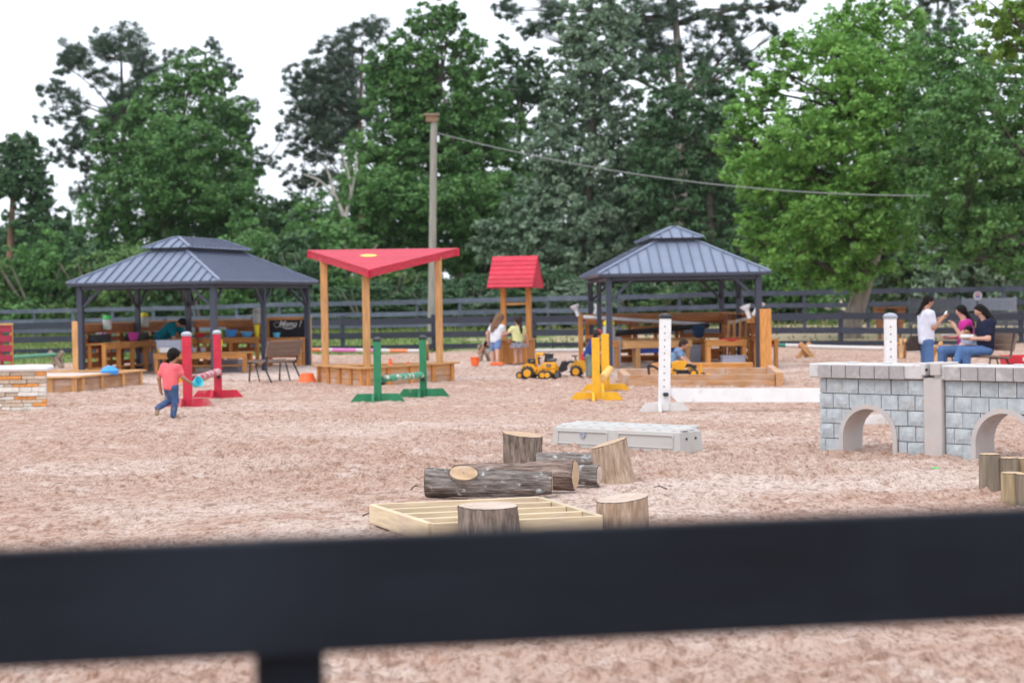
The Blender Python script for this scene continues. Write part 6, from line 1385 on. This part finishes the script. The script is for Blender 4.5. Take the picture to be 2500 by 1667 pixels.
eye_m = plain('eye_dark', (.02, .015, .012)); lip_m = plain('lip', (.42, .14, .12))
def lerp(a, b, t): return tuple(np.array(a)*(1-t)+np.array(b)*t)
def person(label, loc, rz, H, child=False, skin=skin_l, hair=hair_d, hair_style='short', shirt=None, sleeve=.6, pants=None, pant_len=1.0, skirt=None, shoes=None, J=None, gaze=(0, 1, -.05), hat=None):
    """local +y is forward; J overrides joints, given as fractions of the height"""
    hh = .202 if child else .138
    S = {'pel': (0, 0, .50 if not child else .465), 'che': (0, 0, .70 if not child else .66), 'nek': (0, 0, .825 if not child else .775), 'hed': (0, .005, 1-hh*.52)}
    for s, n in ((-1, 'L'), (1, 'R')):
        S['hip'+n] = (s*.048, 0, .485 if not child else .45); S['kne'+n] = (s*.055, .012, .27 if not child else .25); S['ank'+n] = (s*.058, -.01, .045); S['toe'+n] = (s*.066, .075, .018)
        S['sho'+n] = (s*.105, 0, .795 if not child else .745); S['elb'+n] = (s*.135, -.01, .62 if not child else .575); S['wri'+n] = (s*.135, .03, .475 if not child else .43)
    for k_, v in (J or {}).items(): S[k_] = v
    S = {k_: np.array(v, dtype=float)*H for k_, v in S.items()}
    g = 1.08 if child else 1.0; u = H*g; hs = H*hh
    up = S['hed']-S['nek']; up = up/np.linalg.norm(up); gz_ = np.array(gaze, dtype=float); gz_ -= up*(gz_ @ up); gz_ /= np.linalg.norm(gz_); sd = np.cross(gz_, up)
    hd = S['hed']
    head = [(hd+up*hs*.10-gz_*hs*.05, hd+up*hs*.10+gz_*hs*.04, hs*.37, hs*.36), (hd-up*hs*.06+gz_*hs*.06, hd-up*hs*.27+gz_*hs*.13, hs*.30, hs*.17),
            (hd+gz_*hs*.36, hd-up*hs*.09+gz_*hs*.43, hs*.035, hs*.055)]
    for s in (-1, 1): head.append((hd+sd*s*hs*.37, hd+sd*s*hs*.39-up*hs*.07, hs*.05, hs*.045))
    torso = []
    for n in 'LR': torso += [(lerp(S['che'], S['sho'+n], .62), lerp(S['pel'], S['hip'+n], .75), .062*u, .062*u), (lerp(S['che'], S['nek'], .5), S['sho'+n], .05*u, .040*u)]
    torso += [(S['che'], S['pel'], .075*u, .068*u)]
    arms = {}; legs = {}; hands = []; fing = []
    for s, n in ((-1, 'L'), (1, 'R')):
        arms[n] = [(S['sho'+n], S['elb'+n], .036*u, .026*u), (S['elb'+n], S['wri'+n], .027*u, .018*u)]
        legs[n] = [(S['hip'+n], S['kne'+n], .060*u, .040*u), (S['kne'+n], S['ank'+n], .040*u, .024*u)]
        legs[n].append((S['ank'+n], S['toe'+n], .024*u, .020*u))
        d = S['wri'+n]-S['elb'+n]; d /= np.linalg.norm(d); pl = S['wri'+n]+d*.045*u; hands.append((S['wri'+n], pl, .017*u, .020*u))
        o_ = np.cross(d, np.array([0, 1, .01])); o_ = o_/max(1e-6, np.linalg.norm(o_)); c_ = np.cross(o_, d)
        for q in range(4):
            ln = (.040, .046, .043, .034)[q]*u; off = o_*(q-1.5)*.0095*u; p0 = S['wri'+n]+d*.050*u+off; p1 = p0+d*ln*.55+c_*.006*u; p2 = p1+d*ln*.40+c_*.018*u; fing.append(([p0, p1, p2], [.0065*u, .006*u, .0045*u]))
        p0 = S['wri'+n]+d*.022*u-o_*.016*u; fing.append(([p0, p0-o_*.014*u+d*.014*u+c_*.006*u, p0-o_*.016*u+d*.032*u+c_*.014*u], [.0075*u, .007*u, .005*u]))
    neck = [(S['nek'], lerp(S['nek'], hd, .5), .033*u, .034*u)]
    allp = head+neck+torso+arms['L']+arms['R']+legs['L']+legs['R']+hands
    t = thing('person', label, 'person', loc, rz)
    hgrid = .0125 if H < 1.25 else .0165
    V, F = blend(allp, h=hgrid, k=.02*H)
    mb = MB(); 
    for P_, r_ in fing: mb.tube(P_, r_, 6)
    mb.cur = 1
    for s in (-1, 1): mb.lathe([(.001, -.02*hs), (.045*hs, 0), (.001, .02*hs)], tuple(hd+up*hs*.03+gz_*hs*.365+sd*s*hs*.14), 8)
    mb.cur = 2; mb.tube([tuple(hd-up*hs*.21+gz_*hs*.335+sd*s*hs*.09) for s in (-1, 0, 1)], .022*hs, 6)
    nv = len(V); F3 = [list(map(int, q)) for q in F]
    body = MB(); body.v = [tuple(v) for v in V]; body.f = F3; body.mi = [0]*len(F3); body.add(mb.v, mb.f); body.mi[-len(mb.f):] = mb.mi
    me = bpy.data.meshes.new('body'); me.from_pydata(body.v, [], body.f)
    for m in (skin, eye_m, lip_m): me.materials.append(m)
    me.polygons.foreach_set('material_index', body.mi); me.polygons.foreach_set('use_smooth', [True]*len(me.polygons)); link('body', me, t)
    def shell(name, prims, cuts, m, grow, k=.02):
        V, F = blend(prims, cuts, hgrid, grow, k*H); return link(name, fastmesh(name, V, F, m, smooth=True), t)
    if shirt:
        pr = list(torso); cu = []
        for n in 'LR':
            if sleeve <= 1: pr.append((S['sho'+n], lerp(S['sho'+n], S['elb'+n], sleeve), .040*u, .040*u-.006*u*sleeve))
            else: pr += [(S['sho'+n], S['elb'+n], .040*u, .032*u), (S['elb'+n], lerp(S['elb'+n], S['wri'+n], sleeve-1), .032*u, .026*u)]
        ax = S['pel']-S['che']; ax /= np.linalg.norm(ax); cu.append((S['pel']+ax*.045*u, ax)); cu.append((lerp(S['nek'], hd, .13), up))
        shell('shirt', pr, cu, shirt, .010*H if child else .011*H, .03)
    if pants:
        pr = []; 
        for n in 'LR':
            pr.append((S['pel'], S['hip'+n], .060*u, .061*u))
            if pant_len <= .5: pr.append((S['hip'+n], lerp(S['hip'+n], S['kne'+n], pant_len*2), .066*u, .058*u))
            else: pr += [(S['hip'+n], S['kne'+n], .060*u, .046*u), (S['kne'+n], lerp(S['kne'+n], S['ank'+n], min(1, (pant_len-.5)*2)), .046*u, .036*u)]
        ax = S['che']-S['pel']; ax /= np.linalg.norm(ax)
        shell('shorts' if pant_len <= .5 else 'trousers', pr, [(S['pel']+ax*.05*u, ax)], pants, .004*H)
    if skirt:
        mbk = MB(); N = 40; vs = []; fs = []; c = S['pel']
        for j, (r_, z) in enumerate(((.080*u, .05*H), (.098*u, .0), (.135*u, -.06*H), (.165*u, -.115*H))):
            for i in range(N): a = 2*math.pi*i/N; rr_ = r_*(1+.06*j*math.cos(a*10)/1.5); vs.append((c[0]+rr_*math.cos(a), c[1]+rr_*.85*math.sin(a), c[2]+z))
        for j in range(3):
            for i in range(N): fs.append((j*N+i, j*N+(i+1) % N, (j+1)*N+(i+1) % N, (j+1)*N+i))
        mbk.add(vs, fs).build('skirt', skirt, t, smooth=True)
    if shoes:
        for n in 'LR':
            V, F = blend([(S['ank'+n]-np.array([0, 0, .008*u]), S['toe'+n], .027*u, .025*u), (S['ank'+n], S['ank'+n]+(S['kne'+n]-S['ank'+n])*.12, .028*u, .029*u)], [], hgrid*.8, .004*H, .012*H); link('shoe', fastmesh('shoe', V, F, shoes, smooth=True), t)
    if hair is not None:
        pr = [(hd+up*hs*.13-gz_*hs*.07, hd+up*hs*.13+gz_*hs*.03, hs*.435, hs*.41), (hd-up*hs*.10-gz_*hs*.17, hd-up*hs*.20-gz_*hs*.17, hs*.31, hs*.24)]
        for s in (-1, 1): pr.append((hd+up*hs*.05+sd*s*hs*.30-gz_*hs*.04, hd-up*hs*.02+sd*s*hs*.33-gz_*hs*.05, hs*.12, hs*.09))
        cu = [(hd+gz_*hs*.26+up*hs*.17, gz_*1.0-up*.55)]
        if hair_style in ('long', 'tail'):
            bk = lerp(S['nek'], S['che'], .5)-gz_*.092*u; md = hd-up*hs*.25-gz_*hs*.38; end = lerp(S['che'], S['pel'], .35)-gz_*.105*u
            w = 1.05 if hair_style == 'long' else .55
            pr += [(hd-gz_*hs*.25, md, hs*.30*w+.02*u*.3, hs*.30*w), (md, bk, hs*.28*w, hs*.30*w), (bk, end, hs*.30*w, hs*.16*w)]
            if hair_style == 'long':
                for s in (-1, 1): pr.append((hd+sd*s*hs*.28-gz_*hs*.05, bk+sd*s*.045*u+gz_*.02*u, hs*.16, hs*.20))
        q_ = np.random.default_rng(int(H*1000))                      # uneven locks
        for _ in range(16):
            v_ = q_.normal(size=3); v_ /= np.linalg.norm(v_)
            if v_ @ gz_ > .35 or v_ @ up < -.35: v_ = up*.7-gz_*.5+sd*q_.uniform(-.6, .6); v_ /= np.linalg.norm(v_)
            p_ = hd+up*hs*.12-gz_*hs*.05+v_*hs*.40; pr.append((p_, p_-up*hs*.14+v_*hs*.02, hs*.055, hs*.03))
        shell('hair', pr, cu, hair, .0, .008)
    if hat:
        shell('cap', [(hd+up*hs*.20-gz_*hs*.04, hd+up*hs*.22+gz_*hs*.02, hs*.41, hs*.40), (hd+up*hs*.20+gz_*hs*.2, hd+up*hs*.16+gz_*hs*.62, hs*.20, hs*.10)], [(hd+up*hs*.12, -up)], hat, 0, .01)
    return t
def gpt(x, y): q = G(x, y); q.z = 0; return q
# child running away in a pink shirt (left foot kicked up behind)
KID = gpt(419, 1023)
person('child in pink t-shirt and muddy jeans running away with a turquoise cup', KID, R(-32), .985, True, skin_m, hair_b, 'short', cloth('shirt_pink', (.80, .155, .175)), .62, cloth('jeans_muddy', (.065, .115, .24), dust=((.30, .22, .15), .52, 9, .15)), 1.0, None, cloth('boot_muddy', (.34, .245, .17)),
       {'pel': (-.02, -.015, .455), 'hed': (.01, .06, .885), 'nek': (0, .03, .76), 'che': (-.01, .01, .645), 'shoL': (-.115, .0, .735), 'shoR': (.115, .02, .735), 'elbL': (-.185, -.045, .575), 'wriL': (-.19, -.01, .43), 'elbR': (.165, .06, .585), 'wriR': (.19, .20, .50),
        'kneL': (-.07, .035, .255), 'ankL': (-.10, -.17, .165), 'toeL': (-.105, -.185, .085), 'kneR': (.045, .03, .25), 'ankR': (.03, .0, .055), 'toeR': (.045, .075, .015)}, gaze=(.25, 1, -.35))
h_ = KID+Matrix.Rotation(R(-32), 3, 'Z') @ Vector((.195, .265, .49))
cu = bucket('turquoise cup held by the running child', Vector((h_.x+.0, h_.y-.01, .47)), .05, .072, .11, cyan_pl, 'cup', 'toy_cup', tilt=(R(35), R(60), 0))
# girls at the well
denim = cloth('denim_light', (.16, .24, .44)); jeans = cloth('denim_blue', (.085, .16, .33))
person('girl with long brown hair, white t-shirt and denim shorts at the well', gpt(1211, 889)+Vector((0, .0, 0)), R(-35), 1.24, True, skin_l, hair_br, 'long', cloth('tee_white', (.72, .73, .78)), .45, denim, .36, None, None,
       {'hed': (.03, .11, .885), 'nek': (.015, .075, .765), 'che': (.0, .03, .655), 'pel': (0, -.02, .46), 'shoL': (-.10, .055, .735), 'shoR': (.11, .07, .725), 'elbL': (-.20, -.0, .60), 'wriL': (-.19, .02, .44), 'elbR': (.15, .10, .57), 'wriR': (.16, .18, .46), 'kneR': (.10, -.09, .27), 'ankR': (.17, -.19, .09), 'toeR': (.20, -.20, .018), 'kneL': (-.06, -.01, .245), 'ankL': (-.05, -.03, .045), 'toeL': (-.06, .05, .018)}, gaze=(.2, 1, -.5))
person('girl with dark hair, pale yellow t-shirt and plaid skirt at the well', gpt(1266, 889)+Vector((0, .02, 0)), R(25), 1.17, True, skin_l, hair_d, 'tail', cloth('tee_yellow', (.72, .72, .36)), .5, cloth('skirt_underlay', (.03, .04, .06)), .15, mat('plaid', (.06, .075, .10), rough=.9, var=.5, scale=26, c2=(.42, .40, .46), detail=1), None,
       {'elbL': (-.20, .10, .64), 'wriL': (-.23, .22, .61), 'elbR': (.16, -.03, .57), 'wriR': (.20, -.03, .43)}, gaze=(-.25, 1, -.25))
person('child in black shorts half hidden behind the girl in denim shorts', gpt(1204, 884)+Vector((.0, .55, 0)), R(60), 1.15, True, skin_m, hair_b, 'short', cloth('tee_dark', (.03, .03, .035)), .5, cloth('shorts_black', (.015, .016, .02)), .42, None, None,
       {'kneL': (-.05, .17, .36), 'ankL': (-.05, .30, .20), 'toeL': (-.05, .37, .19), 'hed': (0, -.02, .84), 'nek': (0, -.02, .73)}, gaze=(0, 1, -.3))
for n_, p_ in (('left', gpt(1206, 892)), ('right', gpt(1221, 892))):
    o = MB().lathe([(.03, 0), (.06, .01), (.07, .05), (.055, .09), (.03, .10)], n=14).build('clog', orange_pl, smooth=True, loc=p_+Vector((0, -.05, 0))); o.scale = (1.4, 1.0, .8); tag(o, f'orange plastic clog by the foot of the girl in denim shorts, {n_} one', 'shoe', 'orange clogs')
# boys at the right gazebo
person('boy in navy t-shirt and grey trousers leaning over the toy loader', gpt(1437, 921)+Vector((0, -.28, 0)), R(-75), .98, True, skin_l, hair_d, 'short', cloth('tee_navy', (.025, .045, .19)), .6, cloth('trousers_greygreen', (.20, .24, .22)), .98, None, cloth('shoe_orange', (.55, .14, .05)),
       {'hed': (0, .19, .86), 'nek': (0, .13, .755), 'che': (0, .07, .64), 'pel': (0, -.03, .455), 'shoL': (-.11, .11, .73), 'shoR': (.11, .11, .73), 'elbL': (-.14, .17, .56), 'wriL': (-.12, .27, .50), 'elbR': (.14, .13, .54), 'wriR': (.14, .24, .47), 'hipL': (-.05, -.03, .445), 'hipR': (.05, -.03, .445)}, gaze=(0, 1, -.6), hat=cloth('cap_red', (.35, .05, .08)))
person('boy in light blue t-shirt kneeling at the sand pit behind the white post', Vector((at(1648, 900, 36.2).x, 36.2, .0)), R(-105), 1.02, True, skin_l, hair_d, 'short', cloth('tee_blue', (.17, .29, .48)), .6, cloth('trousers_dark', (.05, .06, .09)), .95, None, cloth('shoe_grey', (.2, .2, .2)),
       {'pel': (0, -.05, .27), 'hipL': (-.05, -.05, .26), 'hipR': (.05, -.05, .26), 'kneL': (-.07, .10, .06), 'kneR': (.07, .10, .06), 'ankL': (-.06, -.14, .05), 'ankR': (.06, -.14, .05), 'toeL': (-.06, -.2, .02), 'toeR': (.06, -.2, .02), 'che': (0, .04, .42), 'nek': (0, .11, .52), 'hed': (.0, .17, .62), 'shoL': (-.11, .07, .50), 'shoR': (.11, .07, .50), 'elbL': (-.14, .17, .36), 'wriL': (-.11, .27, .27), 'elbR': (.14, .17, .36), 'wriR': (.11, .27, .27)}, gaze=(0, 1, -.55))
# grown-up bending over the work table in teal
person('person in teal shirt bending over the low table between the red posts', LL(-.62, -.55), PHI_L+R(-100), 1.62, False, skin_m, hair_b, 'short', cloth('shirt_teal', (.0, .125, .165)), .7, cloth('jeans_navy', (.03, .05, .11)), 1.0, None, cloth('shoe_dark', (.03, .03, .03)),
       {'pel': (0, -.10, .50), 'hipL': (-.048, -.10, .485), 'hipR': (.048, -.10, .485), 'che': (0, .07, .625), 'nek': (0, .19, .68), 'hed': (0, .27, .70), 'shoL': (-.10, .16, .66), 'shoR': (.10, .16, .66), 'elbL': (-.13, .22, .49), 'wriL': (-.1, .30, .385), 'elbR': (.13, .22, .49), 'wriR': (.10, .30, .385), 'kneL': (-.055, -.02, .26), 'kneR': (.055, -.02, .26)}, gaze=(0, .6, -.8))
# women at the right
WS = Vector((at(2262, 900, 31.6).x, 31.6, 0))
person('woman with black ponytail in white t-shirt and jeans standing with a phone', WS, R(-82), 1.535, False, skin_m, hair_b, 'tail', cloth('tee_lilac_white', (.66, .68, .80)), .62, jeans, 1.0, None, cloth('shoe_black', (.02, .02, .02)),
       {'hed': (0, .03, .925), 'elbL': (-.125, .03, .655), 'wriL': (-.06, .165, .725), 'elbR': (.125, .045, .64), 'wriR': (.06, .17, .74)}, gaze=(0, 1, -.45))
Rw = Matrix.Rotation(R(-82), 3, 'Z')
ph = MB().box((0, 0, 0), (.075, .012, .15), bev=.004).build('mobile_phone', white_paint, loc=WS+Rw @ Vector((.0, .335, 1.19))); ph.rotation_euler = (R(-30), 0, R(-82)); tag(ph, 'pale phone in the hands of the standing woman', 'phone')
tb_ = thing('handbag', 'dark brown handbag hanging behind the standing woman', 'handbag', WS+Rw @ Vector((-.10, -.16, .60)), R(-82))
MB().prism([(-.15, -.02), (.11, -.02), (.13, .14), (.06, .24), (-.08, .24), (-.16, .12)], 'x', -.05, .05).build('bag', cloth('leather_brown', (.06, .045, .04)), tb_); MB().tube([(0, -.08, .22), (0, -.06, .42), (0, .04, .5), (0, .08, .40), (0, .07, .22)], .012, 8).build('strap', steel_black, tb_)
Bm = Matrix.Rotation(BRZ, 3, 'Z'); 
def seat(x): q = BENCH+Bm @ Vector((x, -.05, 0)); q.z = 0; return q
sit = {'pel': (0, 0, .335), 'hipL': (-.055, .02, .325), 'hipR': (.055, .02, .325), 'kneL': (-.075, .26, .325), 'kneR': (.075, .26, .325), 'ankL': (-.07, .27, .06), 'ankR': (.07, .27, .06), 'toeL': (-.075, .35, .02), 'toeR': (.075, .35, .02), 'che': (0, -.005, .54), 'nek': (0, .02, .655), 'hed': (0, .05, .765),
       'shoL': (-.105, .0, .63), 'shoR': (.105, .0, .63), 'elbL': (-.14, .04, .46), 'wriL': (-.06, .17, .46), 'elbR': (.14, .04, .46), 'wriR': (.06, .17, .46)}
s1 = dict(sit); s1.update({'elbL': (-.15, .06, .47), 'wriL': (-.12, .14, .60), 'elbR': (.14, .05, .47), 'wriR': (.05, .18, .47)})
person('woman in magenta top and jeans eating from a white plate on the bench', seat(-.30), BRZ+R(180-28), 1.60, False, skin_l, hair_b, 'tail', cloth('top_magenta', (.52, .03, .26)), .3, jeans, 1.0, None, cloth('shoe_brown', (.1, .07, .05)), s1, gaze=(.2, 1, -.1))
s2 = dict(sit); s2.update({'kneR': (.05, .26, .37), 'ankR': (-.06, .38, .20), 'toeR': (-.08, .45, .17), 'hed': (0, .07, .76)})
person('woman with long black hair in navy t-shirt and jeans sitting cross-legged on the bench', seat(.30), BRZ+R(180-12), 1.62, False, skin_l, hair_b, 'long', cloth('tee_dark_navy', (.017, .02, .045)), .62, jeans, 1.0, None, cloth('sneaker_white', (.6, .62, .62)), s2, gaze=(0, 1, -.4))
s3 = dict(sit); 
person('small child in pale blue shirt between the two seated women', seat(-.03)+Bm @ Vector((0, -.12, .16)), BRZ+R(180+30), .92, True, skin_m, hair_b, 'short', cloth('tee_paleblue', (.33, .45, .62)), .7, cloth('jeans_kid', (.10, .17, .32)), 1.0, None, None, s3, gaze=(.2, 1, -.2))
for (sx, z, lab) in ((-.30, .79, 'white plate held by the woman in magenta'), (.30, .76, 'white takeaway box held by the woman in navy')):
    q = seat(sx)+Matrix.Rotation(BRZ+R(180-12), 3, 'Z') @ Vector((0, .36, z)); o = MB().lathe([(.06, 0), (.11, .015), (.12, .02), (.10, .02)], n=20).build('paper_plate', white_paint, loc=q) if sx < 0 else MB().box((0, 0, .03), (.2, .16, .06), bev=.01).build('takeaway_box', white_paint, loc=q, rz=BRZ)
    tag(o, lab, 'plate' if sx < 0 else 'box')
